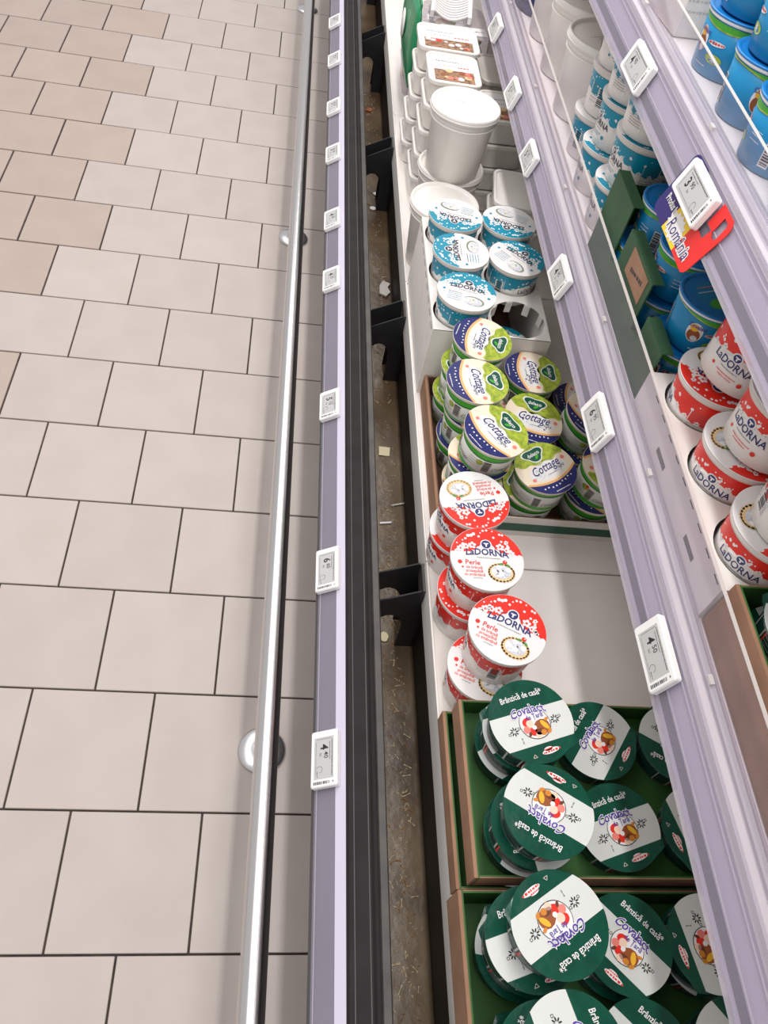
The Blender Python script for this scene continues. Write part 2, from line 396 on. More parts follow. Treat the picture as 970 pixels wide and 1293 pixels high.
# ------------------------------------------------------------------ electronic price tags
TL, TW, TH = .072, .037, .009
def price_tag(label, loc, tilt, price, long=True, group='electronic price tags'):
    L = long if isinstance(long, float) else TL if long else .064; W = TW
    a = math.radians(tilt); c_, s_ = math.cos(a), math.sin(a)
    o = thing('price_tag', label, 'price tag', group=group)
    # local x = reading direction, y = up the strip, z = face normal
    o.matrix_world = Matrix(((0, c_, -s_, loc[0]), (-1, 0, 0, loc[1]), (0, s_, c_, loc[2]), (0, 0, 0, 1)))
    k = ('tag', L)
    if k not in tile_me:
        rr = lambda i, z: [(p[0], p[1], z) for p in rrect(-L/2 + i, L/2 - i, -W/2 + i, W/2 - i, .003)]
        tile_me[k] = MB().loft([rr(.0008, 0), rr(0, .0012), rr(0, TH - .0015), rr(.0012, TH)], m_tag).mesh('housing')
        sx0, sx1 = -L/2 + .009, L/2 - .010
        tile_me[('scr', L)] = MB().box(sx0, sx1, -W/2 + .005, W/2 - .005, TH - .0002, TH + .0002, m_eink).mesh('screen')
    h = link('housing', tile_me[k], o); s_o = link('screen', tile_me[('scr', L)], o)
    A = Art(); sx0, sx1 = -L/2 + .009, L/2 - .010
    big, small = price
    A.text(big, .0150, sx0 + .013, .000, m_ink, 0, bold=.02)
    A.text(small, .0085, sx0 + .0235, .0028, m_ink, 0, bold=.012)
    A.text('lei', .005, sx0 + .0225, -.0045, m_ink, 0)
    A.scribble((sx0 + sx1)/2, W/2 - .0072, (sx1 - sx0)*.86, .0022, m_ink, 0)
    A.scribble(sx0 + .018, W/2 - .0103, .022, .0016, m_ink, 0, 2)
    A.scribble(sx0 + .0025, 0, .020, .0018, m_inkg, 0, 4, rot=math.pi/2)
    A.scribble((sx0 + sx1)/2, -W/2 + .0075, (sx1 - sx0)*.8, .0014, m_inkg, 0, 5)
    A.stroke([(sx1 - .012 + .004*math.cos(q*.35), -.006 + .004*math.sin(q*.35)) for q in range(14)], .0007, m_inkg, 0)
    A.scribble(sx1 - .006, -.009, .008, .002, m_ink, 0, 6)
    A.build('screen_print', flat(TH + .0001), s_o)
    B = Art(); u = -W/2 + .0045; r = random.Random(5)
    while u < W/2 - .010:
        b = r.choice((.0005, .0009, .0013)); B.rect(L/2 - .0072, L/2 - .0035, u, u + b, m_ink, 0); u += b + r.choice((.0005, .0008))
    B.rect(L/2 - .0065, L/2 - .0045, W/2 - .0065, W/2 - .0048, m_inkg, 0)
    B.build('barcode', flat(TH), h)
    return o
fn = lambda w: (.3448 + w*math.cos(math.radians(33)) - .0016*math.sin(math.radians(33)), .3348 + w*math.sin(math.radians(33)) + .0016*math.cos(math.radians(33)))
fx, fz = fn(.0215)
for y, pr, lg, lb in ((.162, ('4', '40'), True, 'nearest price tag on the front label strip, reading 4 40'),
        (.443, ('6', '60'), True, 'front strip price tag reading 6 60, level with the speckled red cups'),
        (.777, ('5', '15'), False, 'front strip price tag reading 5 15, level with the green lidded cups'),
        (1.119, ('4', '25'), False, 'front strip price tag level with the teal cups'),
        (1.321, ('4', '45'), False, 'front strip price tag level with the open white bucket lid'),
        (1.581, ('3', '90'), False, 'front strip price tag level with the tall stacked white bucket'),
        (1.795, ('5', '90'), False, 'third price tag from the far end of the front strip'),
        (2.047, ('7', '20'), False, 'second price tag from the far end of the front strip'),
        (2.277, ('6', '20'), False, 'farthest price tag in view on the front label strip')):
    price_tag(lb, (fx, y, fz), 33, pr, lg)
def rail_pt(x, z, w): 
    a = math.radians(72); return x + w*math.cos(a) - .0024*math.sin(a), z + w*math.sin(a) + .0024*math.cos(a)
rx, rz = rail_pt(.652, .653, .023)
for y, pr, lg, lb in ((.156, ('4', '50'), True, 'nearest price tag on the lower shelf rail, reading 4 50'),
        (.468, ('6', '95'), True, 'lower shelf price tag reading 6 95 beside the green lidded cups'),
        (.750, ('4', '95'), False, 'lower shelf price tag beside the white carton of teal cups'),
        (1.066, ('5', '75'), False, 'lower shelf price tag above the grey stacked tubs'),
        (1.285, ('5', '30'), False, 'lower shelf price tag overlapping the small printed tub lid'),
        (1.555, ('8', '10'), False, 'farthest price tag in view on the lower shelf rail')):
    price_tag(lb, (rx, y, rz), 72, pr, lg)
r2x, r2z = rail_pt(.6715, .917, .023)
price_tag('upper shelf price tag reading 4 90 above the stacked teal cups', (r2x, .813, r2z), 72, ('4', '90'), .078)
price_tag('upper shelf price tag reading 3 90 in front of the blue yellow red card', (r2x - .0026, .538, r2z + .0010), 72, ('3', '90'), .078)
# ------------------------------------------------------------------ flag-coloured shelf card
a = math.radians(72); c_, s_ = math.cos(a), math.sin(a)
card = thing('shelf_card', 'blue yellow and red plastic shelf card reading Produs in Romania', 'sign')
card.matrix_world = Matrix(((0, c_, -s_, r2x - .0012), (-1, 0, 0, .538), (0, s_, c_, r2z + .0004), (0, 0, 0, 1)))
m_cnavy = M('card_navy', (48, 34, 108), .4); m_cyel = M('card_yellow', (246, 208, 36), .4); m_cred = M('card_red', (232, 44, 40), .4)
MB().prism(rrect(-.056, -.012, -.051, .0185, .009), -.0008, -.0001, m_cnavy).build('navy_field', card)
MB().prism([(-.0165, -.051), (.028, -.051), (.028, -.012), (-.0125, -.012)], -.0009, -.00005, m_cyel).build('yellow_field', card)
# red field with its hooked arm round a slot
MB().prism([(.026, -.051), (.062, -.051), (.0665, -.048), (.0685, -.043), (.0760, .004), (.0760, .011), (.0730, .016), (.0690, .0185), (.0560, .0185), (.0560, .0125), (.0655, .0125), (.0680, .0100), (.0680, -.0045), (.0655, -.0075), (.0600, -.0075), (.0560, -.0050), (.0530, -.0050), (.0500, -.0170), (.026, -.0150)], -.0009, -.00004, m_cred).build('red_field', card)
MB().prism([(.0400, .0185), (.0560, .0185), (.0560, -.0045), (.0400, -.0045)], -.0009, -.00004, m_cred).build('red_tab', card)
A = Art()
A.text('Produs în', .0112, -.0285, -.0300, m_white, 1, bold=.03, sx=.78)
sp = []
for k in range(28):
    q = k*2*math.pi/28; rr_ = (1 if k % 2 else .78); sp.append((.0040 + .0225*rr_*math.cos(q), -.0370 + .0140*rr_*math.sin(q)))
A.poly(sp, m_white, 1)
A.text('România', .0195, .0205, -.0390, m_white, 2, bold=.075, shear=.25, sx=.95)
A.text('România', .0195, .0205, -.0390, m_cnavy, 3, bold=.0, shear=.25, sx=.95)
A.build('lettering', flat(0), card)


# ================================================================== PRODUCTS
R_ = math.radians
# ------------------------------------------------------------------ curd-pearl cups (red or teal)
LR = .0485; LH = .070
def lad_lid_art(kind):
    A = Art(); R = LR - .0006; colr = m_red if kind == 'red' else m_teal; txt = m_navy if kind == 'red' else m_char
    yb = lambda x: .0085 + .0170*math.exp(-(x/.0135)**2) + .0012*math.sin(x*900)
    x0 = R*math.cos(R_(172)); a0, a1 = R_(8), R_(172)
    pts = [(R*math.cos(a0 + (a1-a0)*k/40), R*math.sin(a0 + (a1-a0)*k/40)) for k in range(41)]
    xs = [x0 + (-2*x0)*k/40 for k in range(1, 40)]
    pts += [(x, min(yb(x), math.sqrt(max(0, R*R - x*x)) - .0004)) for x in xs]
    A.poly(pts, colr, 0)
    r = random.Random(4)
    for x, y, q in ((-.034, .013, .0042), (-.027, .0165, .0036), (-.0185, .019, .0042), (.0185, .019, .0044), (.0265, .0145, .0034), (.033, .0105, .0034), (-.039, .0085, .0028)):
        A.flower(x, y, q*.8, m_white, 1)
    for k in range(22):
        an = R_(16 + 148*(k + r.random()*.6)/22); rad = r.choice((.0355, .040, .0438)) + r.uniform(-.001, .001); A.disc(rad*math.cos(an), rad*math.sin(an), r.choice((.0011, .0017, .0024)), m_white, 1, 10)
    A.flower(.0275, .0270, .0019, m_white, 2); A.disc(.0275, .0270, .0007, colr, 3, 8)
    A.disc(0, .0215, .0076, m_white, 2); A.disc(0, .0215, .0062, txt, 3, 20)
    A.poly([(-.0038, .0235), (.0038, .0235), (.0024, .0218), (.0010, .0215), (.0010, .0178), (-.0010, .0178), (-.0010, .0215), (-.0024, .0218)], m_white, 4)
    for s in (-1, 1): A.stroke([(s*.0085, .0205), (s*.017, .0170)], .0005, txt, 2)
    A.text('LaDORNA', .0138, 0, .0092, txt, 2, bold=.024, bend=2.6, sx=.90)
    A.scribble(.001, .0005, .030, .0020, m_inkg, 2, 1)
    if kind == 'red':
        A.text('Perle', .0100, -.0200, -.0080, m_red, 2, sx=.95, bold=.012)
        for k, s in enumerate(('de brânză', 'proaspătă', 'cu smântână')): A.text(s, .0058, -.0185, -.0152 - k*.0054, m_red, 2, sx=.92, bold=.008)
        A.scribble(-.015, -.0308, .012, .0016, m_inkg, 2, 3)
        cx, cy = .0165, -.0205
        A.disc(cx, cy, .0175, m_tan, 2, 26, 1, .80, .1)
        for k in range(22):
            q = k*2*math.pi/22; A.disc(cx + .0168*math.cos(q), cy + .0134*math.sin(q), .0018, m_tan, 2, 8)
        A.disc(cx, cy + .0010, .0132, m_curd, 3, 24, 1, .78, .1)
        for k in range(9):
            q = k*2.4; A.disc(cx + .0016*math.sqrt(k)*2.2*math.cos(q), cy + .0012 + .0013*math.sqrt(k)*2*math.sin(q), .0036, m_curd if k % 2 else m_white, 4 + k % 3, 10)
        A.disc(.0225, -.0042, .0030, m_red, 4, 12); A.disc(.0232, -.0034, .0009, m_white, 5, 6)
        A.disc(.0170, -.0075, .0036, m_leaf, 4, 10, 1, .45, .3); A.disc(.0265, -.0095, .0036, m_leaf, 4, 10, 1, .5, -.7)
        A.disc(-.0365, -.0080, .0030, m_red, 2, 12); A.disc(-.0335, -.0155, .0015, m_red, 2, 8)
    else:
        for k in range(5): A.scribble(-.0180, -.0090 - k*.0046, .022, .0022, m_teal if k else m_char, 2, k)
        A.disc(.0140, -.0210, .0170, M('bowl_shadow_green', (122, 132, 100), .5), 2, 26, 1, .66, -.05)
        A.disc(.0125, -.0222, .0158, m_curd, 3, 24, 1, .62, -.05)
        for k in range(8):
            q = k*2.4; A.disc(.0125 + .004*math.sqrt(k)*math.cos(q), -.0222 + .0024*math.sqrt(k)*math.sin(q), .0032, m_curd if k % 2 else M('cream_curd', (226, 222, 204), .5), 4 + k % 3, 9)
        A.disc(.0125, -.0185, .0018, m_leaf, 7, 8, 1, .5, .8)
        A.disc(-.0365, -.0060, .0024, m_teal, 2, 10); A.disc(.0365, -.0050, .0026, m_teal, 2, 10)
    return A
def lad_cup(kind):
    colr = m_red if kind == 'red' else m_teal; txt = m_navy if kind == 'red' else m_char
    root = link('dairy_cup', None)
    cup = MB().lathe([(.0385, 0), (.0400, .0015), (.0445, .062)], m_cupw, 40, True, True).build('cup', root)
    MB().lathe([(.0446, .060), (.0470, .0615), (.0480, .0645), (.0480, .0690)], m_rim, 40, True, True).build('rim', root)
    lid = MB().lathe([(.0480, .0688), (LR, .0690), (LR, .0698), (LR - .0006, .0701)], m_lidw, 48).build('lid', root)
    lad_lid_art(kind).build('lid_print', flat(.0701), lid)
    A = Art(); rm = .0423
    lo = lambda a: .0370 + .0075*(math.cos(2*a))*1 + .0012*math.sin(a*17) + .0008*math.sin(a*29)
    wraps(A, rm, lo, lambda a: .0598, colr, 0, 84)
    r = random.Random(8)
    for k in range(46):
        u = r.uniform(-math.pi, math.pi); v = r.uniform(.044, .058)
        if lo(u) < v - .002: A.disc(u*rm, v, r.choice((.0009, .0014, .0020)), m_white, 1, 8)
    for k in range(16):
        u = -math.pi + k*math.pi/8 + r.uniform(-.1, .1); A.flower(u*rm, lo(u) - .0005, .0022, m_white, 1)
    for th in (0, math.pi):
        s = -1 if th else 1
        x = (0 if th == 0 else -math.pi*rm)
        for xx in ((x,) if th == 0 else (x,)):
            A.disc(xx, .0430, .0062, m_white, 2); A.disc(xx, .0430, .0046, txt, 3, 16)
            A.poly([(xx - .0032, .0447), (xx + .0032, .0447), (xx + .0020, .0432), (xx + .0008, .0430), (xx + .0008, .0400), (xx - .0008, .0400), (xx - .0008, .0430), (xx - .0020, .0432)], m_white, 4)
            A.disc(xx, .0325, .0205, m_white, 1, 24, 1, .42)
            A.text('LaDORNA', .0128, xx, .0325, txt, 2, bold=.012, sx=.86)
            A.scribble(xx, .0255, .022, .0018, m_inkg, 2, 2)
            A.scribble(xx, .0190, .026, .0022, colr, 2, 4); A.scribble(xx, .0155, .018, .0022, colr, 2, 5)
            A.disc(xx + .019, .0165, .0028, colr, 2, 10); A.disc(xx - .020, .0200, .0020, colr, 2, 8)
    # back-of-cup panels
    x = math.pi/2*rm
    A.rect(x - .013, x + .013, .012, .048, m_white, 2)
    for k in range(9): A.scribble(x, .045 - k*.0034, .022, .0016, m_inkg, 3, k)
    x = -math.pi/2*rm
    A.rect(x - .016, x + .016, .014, .050, m_white, 2); A.barcode(x + .007, .030, .014, .030, m_ink, m_white, 3, True)
    for k in range(6): A.scribble(x - .008, .046 - k*.005, .012, .0018, m_inkg, 3, k)
    A.build('cup_print', cone(.0400, .0015, .0445, .062), cup)
    return root
# ------------------------------------------------------------------ cottage cheese cups
CR = .0470; CH = .056
def cot_lid_art():
    A = Art(); R = CR - .0004
    # navy bottom segment
    yn = lambda x: -.0225 - .0115*(1 - (x/.0403)**2) + .0115*0
    xn = math.sqrt(R*R - .0150**2)
    pts = [(R*math.cos(q), R*math.sin(q)) for q in [math.atan2(-.0150, -xn) + (math.atan2(-.0150, xn) - math.atan2(-.0150, -xn))*k/24 for k in range(25)]]
    curve = [(xn - 2*xn*k/24, -.0150 + .0115*(-(1 - ((xn - 2*xn*k/24)/xn)**2)) ) for k in range(1, 24)]
    A.poly(pts + curve, m_dnavy, 0)
    oc = [(-xn, -.0130)] + [(p[0], p[1] + .002) for p in reversed(curve)] + [(xn, -.0130)]
    A.stroke(oc, .0032, m_orange, 1)
    for k in range(9): A.disc(-.026 + k*.0065, -.0335 + .0022*abs(k-3)*.6 + .0012*(k % 2), .0014, m_white, 1, 6)
    A.scribble(0, -.0405, .026, .0028, m_white, 1, 2)
    # lime top
    yt = lambda x: .0090 + .010*(x/R)**2 + .0022*math.sin(x*260) - .004*(x/R)
    a0 = math.asin((.0090 + .010 - .004)/R); a1 = math.pi - math.asin(.0230/R)
    pts = [(R*math.cos(a0 + (a1-a0)*k/30), R*math.sin(a0 + (a1-a0)*k/30)) for k in range(31)]
    xs = [pts[-1][0] + (pts[0][0] - pts[-1][0])*k/24 for k in range(1, 24)]
    A.poly(pts + [(x, yt(x)) for x in xs], m_lime, 0)
    r = random.Random(2)
    A.disc(.001, -.004, .033, m_white, 0, 26, 1, .46)
    for k in range(30):
        q = r.uniform(0, 6.28); d = r.uniform(.2, 1); A.disc(.028*d*math.cos(q), -.008 + .012*d*math.sin(q), r.uniform(.001, .0022), m_curd, 1, 7)
    lg = []
    for k in range(24):
        q = 2*math.pi*k/24; rr_ = .0150*(1 + .20*math.cos(3*(q - math.pi*.5 - math.pi)))
        lg.append((-.002 + 1.08*rr_*math.cos(q), .0275 + .70*rr_*math.sin(q)))
    A.poly([(-.002 + (x + .002)*1.14, .0275 + (y - .0275)*1.16) for x, y in lg], m_white, 2); A.poly(lg, m_dgreen, 3)
    A.disc(.0005, .0222, .0052, m_green, 4, 12, 1, .42, .75)
    A.text('delaco', .0092, -.002, .0280, m_white, 5, bold=.015, sx=.92, rot=.06)
    A.text('Cottage', .0205, -.0015, .0010, m_navy, 2, shear=.45, sx=.78, bold=.008, rot=.05)
    A.text('light', .0075, .0225, -.0070, m_ink, 2, shear=.3, rot=.1)
    A.scribble(.004, -.0120, .018, .0024, m_inkg, 2, 3)
    A.disc(-.030, -.010, .0030, m_pinkl, 1, 9); A.disc(.035, .004, .0034, m_pinkl, 1, 9)
    return A
def cot_cup():
    root = link('cottage_cheese_cup', None)
    cup = MB().lathe([(.0375, 0), (.0390, .0015), (.0430, .050)], M('grey_white_cup', (214, 214, 206), .35), 40).build('cup', root)
    MB().lathe([(.0432, .0480), (.0452, .0495), (.0460, .0515), (.0460, .0552)], m_rim, 40).build('rim', root)
    lid = MB().lathe([(.0462, .0548), (CR, .0550), (CR, .0556), (CR - .0004, .0560)], m_cream, 44).build('lid', root)
    cot_lid_art().build('lid_print', flat(.0560), lid)
    A = Art(); rm = .041
    wraps(A, rm, lambda a: .0400 + .002*math.sin(2*a), lambda a: .0478, m_green, 0, 40)
    wraps(A, rm, lambda a: .0375 + .002*math.sin(2*a), lambda a: .0400 + .002*math.sin(2*a), M('cup_green_dark', (30, 98, 44), .35), 0, 40)
    wraps(A, rm, lambda a: .003, lambda a: .008 + .003*math.sin(2*a), m_green, 0, 40)
    for th in (-1.6, 0, 1.6, 3.1):
        x = th*rm
        A.text('Cottage', .0105, x - .012, .0180, m_inkg, 1, shear=.4, sx=.8)
        for k in range(4): A.scribble(x + .013, .031 - k*.0046, .020, .0018, m_inkg, 1, k)
        A.barcode(x + .032, .022, .012, .024, m_ink, m_grey, 1, True)
    A.disc(.5*rm, .030, .0060, m_lime, 1, 10); A.disc(.58*rm, .034, .003, m_red, 2, 8); A.disc(-1.1*rm, .028, .0055, m_lime, 1, 10); A.disc(2.2*rm, .030, .003, m_red, 2, 8)
    A.build('cup_print', cone(.0390, .0015, .0430, .050), cup)
    return root
# ------------------------------------------------------------------ green foil-lidded tubs
VR = .0490; VH = .036
def cov_lid_art():
    A = Art(); R = VR - .0003
    ylo, yhi = -.56*R, .26*R
    def chord(y, s): return s*math.sqrt(R*R - y*y)
    al, ah = math.asin(ylo/R), math.asin(yhi/R)
    pts = [(R*math.cos(al + (ah-al)*k/10), R*math.sin(al + (ah-al)*k/10)) for k in range(11)]
    pts += [(-p[0], p[1]) for p in reversed(pts)]
    A.poly(pts, m_covw, 0)
    A.text('Brânzică de casă*', .0098, 0, .0300, m_white, 1, bold=.012, bend=1.2, sx=.74)
    # round emblem: plain oval with abstract warm shapes
    A.disc(.002, -.0044, .0186, m_ink, 1, 28, 1, .96); A.disc(.002, -.0042, .0178, m_white, 2, 28, 1, .96)
    m_amb = M('dark_amber', (206, 128, 40), .4); m_dbr = M('dark_brown_print', (104, 50, 26), .4); m_pch = M('pale_peach_print', (240, 204, 180), .4)
    for x, y, q, mt, ly, sx_, sy_, ro in ((.0065, -.0085, .0092, m_brown, 3, 1, .85, .4), (.0100, -.0070, .0044, m_gold, 5, .6, 1.3, .5), (.0125, -.0140, .0030, m_amb, 4, 1, .6, .8), (.0030, -.0125, .0050, m_dbr, 4, 1, .6, .2), (.0140, -.0020, .0026, m_amb, 5, 1, .6, .4),
            (-.0070, .0000, .0052, m_red, 3, 1, .8, .5), (-.0045, -.0025, .0040, m_pch, 4, 1, 1, 0), (-.0040, -.0110, .0058, m_red, 3, 1, .7, -.5), (-.0100, -.0075, .0038, m_pinkl, 4, 1, 1, 0), (.0000, -.0155, .0034, m_pch, 4, 1, 1, 0), (-.0085, -.0125, .0026, m_dbr, 5, 1, .6, 1), (.0060, -.0140, .0030, m_amb, 5, 1, 1, 0), (-.0015, -.0070, .0024, m_white, 5, 1, 1, 0)):
        A.disc(.001 + x*1.12, -.0005 + y*1.12, q*1.12, mt, ly, 12, sx_, sy_, ro)
    A.text('Covalact', .0142, -.001, .0128, m_white, 5, bold=.075, bend=6.5, sx=.84)
    A.text('Covalact', .0142, -.001, .0128, m_purple, 6, bold=.018, bend=6.5, sx=.84)
    A.text('de Țară', .0078, .0045, .0036, m_purple, 6, bold=.012, sx=.85)
    for cx, cy in ((-.0250, -.0068), (.0270, -.0054)):
        for k in range(8):
            q = k*math.pi/4
            A.disc(cx + .0034*math.cos(q), cy + .0034*math.sin(q), .0021, m_ink, 1, 6, 1, .42, q)
        for k in range(4):
            q = k*math.pi/2 + .3; u, v = cx + .0068*math.cos(q), cy + .0068*math.sin(q)
            if k % 2 == 0:
                A.stroke([(u - .0012, v - .0012), (u + .0012, v - .0012), (u + .0012, v + .0012), (u - .0012, v + .0012), (u - .0012, v - .0012)], .0006, m_ink, 1)
    A.disc(.006, -.0372, .0110, m_white, 1, 16, 1, .27, .05); A.disc(.004, -.0345, .0055, m_white, 1, 12, 1, .4, .05); A.scribble(.006, -.0376, .019, .0040, m_red, 2, 4, .05); A.scribble(.004, -.0345, .010, .0030, m_red, 2, 7, .05)
    A.stroke([(-.017, -.040), (-.014, -.0365), (-.012, -.040), (-.017, -.040)], .0006, m_grey, 1)
    A.scribble(-.020, -.0195, .006, .0026, m_inkg, 1, 9, 1.5)
    return A
def cov_cup():
    root = link('foil_lidded_tub', None)
    cup = MB().lathe([(.0405, 0), (.0420, .001), (.0452, .0325)], m_covs, 40).build('tub', root)
    MB().lathe([(.0452, .0325), (.0478, .0330), (.0484, .0342), (.0484, .0352)], m_grey, 44).build('rim', root)
    # foil lid with a pull tab
    n = 60; prof = []
    for k in range(n):
        q = 2*math.pi*k/n; d = (q - R_(-42) + math.pi) % (2*math.pi) - math.pi
        prof.append((VR + .0055*max(0, 1 - abs(d)/.26), q))
    lidmb = MB(); ring = lambda rr, z: [((p[0] if rr is None else rr)*math.cos(p[1]), (p[0] if rr is None else rr)*math.sin(p[1]), z) for p in prof]
    lidmb.loft([ring(None, .0352), ring(None, .0356), ring(VR - .0004, .0360)], m_cov)
    lid = lidmb.build('lid', root)
    cov_lid_art().build('lid_print', flat(.0360), lid)
    A = Art(); rm = .0436
    for th in (-2.4, -.3, 1.6):
        x = th*rm
        A.rect(x - .010, x + .010, .004, .029, m_grey, 0)
        for k in range(5): A.scribble(x + .026, .027 - k*.0046, .026, .0018, m_grey, 0, k)
        A.rect(x + .012, x + .014, .004, .030, m_red, 0)
    wraps(A, rm, lambda a: .0298, lambda a: .0306, m_grey, 0, 36); wraps(A, rm, lambda a: .0030, lambda a: .0038, m_grey, 0, 36)
    A.build('tub_print', cone(.0420, .001, .0452, .0325), cup)
    return root
# ------------------------------------------------------------------ blue cups
def blue_cup(h, rt, rb):
    root = link('blue_cup', None)
    cup = MB().lathe([(rb - .002, 0), (rb, .0015), (rt - .002, h - .006)], m_blue, 36).build('cup', root)
    MB().lathe([(rt - .002, h - .0065), (rt, h - .005), (rt, h - .002)], m_white, 40).build('rim', root)
    lid = MB().lathe([(rt + .0006, h - .0022), (rt + .0006, h - .0004), (rt - .001, h), (rt - .004, h), (rt - .005, h - .0015)], m_blued, 40).build('lid', root)
    A = Art(); A.disc(0, .000, rt*.62, m_blue, 0, 30); A.disc(0, .012, rt*.42, m_green, 1, 20, 1, .5)
    A.scribble(0, -.010, rt*.9, .0030, m_white, 1, 3); A.scribble(0, -.018, rt*.7, .0034, m_pinkl, 1, 4)
    A.build('lid_print', flat(h - .0013), lid)
    B = Art(); rm = (rt + rb)/2 - .001
    wraps(B, rm, lambda a: h*(.835 + .05*math.cos(2*a + .6)), lambda a: h - .0075, m_green, 0, 50)
    wraps(B, rm, lambda a: h*(.815 + .05*math.cos(2*a + .6)), lambda a: h*(.835 + .05*math.cos(2*a + .6)), m_lime, 0, 50)
    for th in (-2.6, 0.6):
        x = th*rm
        B.disc(x, h*.52, .0115, m_white, 1, 18, .82, 1.15); B.disc(x, h*.46, .0095, m_brown, 2, 14, .8, .9); B.disc(x - .002, h*.62, .0050, m_gold, 3, 10); B.disc(x + .002, h*.40, .004, m_curd, 3, 9)
        B.text('Covalact', .0075, x + .001, h*.66, m_purple, 4, bold=.02, sx=.8)
        B.disc(x + .023, h*.56, .0115, m_white, 1, 14, 1, .24, .1); B.scribble(x + .023, h*.56, .020, .0040, m_red, 2, 4, .1)
        B.disc(x + .026, h*.32, .0075, m_lime, 1, 12, 1.5, .7)
        for k in range(4): B.stroke([(x + .026 - .004*math.cos(k*.785), h*.32 - .004*math.sin(k*.785)), (x + .026 + .004*math.cos(k*.785), h*.32 + .004*math.sin(k*.785))], .0009, m_white, 2)
        B.scribble(x + .010, h*.16, .016, .0022, m_white, 1, 3)
    for th in (-1.0, 2.3):
        x = th*rm
        for k in range(3): B.scribble(x - .012, h*.55 - k*.005, .014, .0022, m_white, 1, k)
        B.barcode(x + .010, h*.36, .011, h*.46, m_ink, m_white, 1, True)
    B.build('cup_print', cone(rb, .0015, rt - .002, h - .006), cup)
    return root
# ------------------------------------------------------------------ buckets and tubs
def bucket(rt, rb, h):
    root = link('lidded_bucket', None)
    b = MB().lathe([(rb - .004, 0), (rb, .003), (rt - .0055, h - .020), (rt - .0045, h - .019), (rt - .0045, h - .012)], m_bucket, 48).build('body', root)
    MB().lathe([(rt - .0056, h - .026), (rt - .003, h - .0255), (rt - .003, h - .0235), (rt - .0056, h - .023)], m_bucket, 48, False, False).build('collar', b)
    ld = MB().lathe([(rt - .003, h - .013), (rt, h - .0125), (rt, h - .003), (rt - .0015, h), (rt - .005, h), (rt - .007, h - .0045), (rt - .009, h - .005)], m_bucket, 48).build('lid', root)
    MB().lathe([(rt, h - .0095), (rt + .0008, h - .009), (rt + .0008, h - .0075), (rt, h - .007)], m_bucket, 48, False, False).build('lid_ridge', ld)
    A = Art(); A.scribble(-.018, .012, .032, .0030, m_inkg, 0, 2, .1); A.scribble(-.010, .006, .022, .0024, m_inkg, 0, 3, .1); A.build('lid_print', flat(h - .005), ld)
    return root
def tub(lx, ly, h, printed=False, mat=None, lidmat=None):
    root = link('rectangular_tub', None); mat = mat or m_bucket; lidmat = lidmat or m_bucket
    rr = lambda i, z, r: [(p[0], p[1], z) for p in rrect(-lx/2 + i, lx/2 - i, -ly/2 + i, ly/2 - i, r, 4)]
    MB().loft([rr(.010, 0, .014), rr(.008, .002, .015), rr(.0035, h - .008, .017)], mat).build('body', root)
    ld = MB().loft([rr(.001, h - .009, .018), rr(0, h - .008, .018), rr(0, h - .0015, .018), rr(.0015, h, .017), rr(.005, h, .015), rr(.007, h - .003, .014)], lidmat).build('lid', root)
    if printed:
        A = Art(); x, y = lx/2 - .013, ly/2 - .013; r = random.Random(printed)
        A.rect(-x, x, -y, y, m_white, 0)
        A.rect(-x, x, -y, -y*.1, M('food_photo_brown', (176, 132, 96), .4, rgb2=(96, 66, 52), vscale=160), 1)
        for k in range(12): A.disc(r.uniform(-x*.85, x*.85), r.uniform(-y*.85, -y*.15), r.uniform(.004, .008), r.choice((m_red, m_tan, m_pinkl, m_curd, m_brown)), 2 + k % 3, 9)
        A.scribble(-x*.3, y*.60, x*1.1, .006, m_inkg, 1, 2); A.scribble(-x*.35, y*.25, x*.9, .004, m_inkg, 1, 3); A.scribble(x*.55, y*.2, x*.6, .008, m_red, 1, 4)
        A.build('lid_print', flat(h - .003), ld)
    return root

_protos = {}
def place(kind, maker, label, cat, loc, yaw=0, tilt=(0, 0), group=None):
    """first use keeps the built one, later uses copy it"""
    if kind not in _protos: o = _protos[kind] = maker()
    else: o = dup(_protos[kind])
    o.location = loc
    o.rotation_euler = (Matrix.Rotation(R_(tilt[0]), 3, 'X') @ Matrix.Rotation(R_(tilt[1]), 3, 'Y') @ Matrix.Rotation(R_(yaw), 3, 'Z')).to_euler()
    tag(o, label, cat, group); return o
DZ = .3752
red = lambda l, loc, yaw, tilt=(0, 0), g='red and white cups': place('red', lambda: lad_cup('red'), l, 'cup', loc, yaw, tilt, g)
teal = lambda l, loc, yaw, tilt=(0, 0), g='teal and white cups': place('teal', lambda: lad_cup('teal'), l, 'cup', loc, yaw, tilt, g)
cot = lambda l, loc, yaw, tilt=(0, 0), g='green and navy lidded cups': place('cot', cot_cup, l, 'cup', loc, yaw, tilt, g)
cov = lambda l, loc, yaw, tilt=(0, 0), g='green and white foil-lidded tubs': place('cov', cov_cup, l, 'tub', loc, yaw, tilt, g)

# red cups on the bare deck, three stacks of two
red('lower red cup under the upside-down lid, against the cottage cheese box', (.541, .464, DZ), 186)
red('top red cup of the far deck stack, lid print upside-down', (.540, .464, DZ + LH + .0006), -168, (1, 0))
red('lower red cup of the middle deck stack, red lid edge showing left', (.545, .363, DZ), 123)
red('top red cup of the middle deck stack, lid print upright', (.547, .368, DZ + LH + .0006), -1)
red('lower red cup of the near deck stack, half hidden by the cup above', (.550, .252, DZ), -25)
red('top red cup of the near deck stack, largest red lid in view', (.561, .267, DZ + LH + .0008), -26, (0, 0))

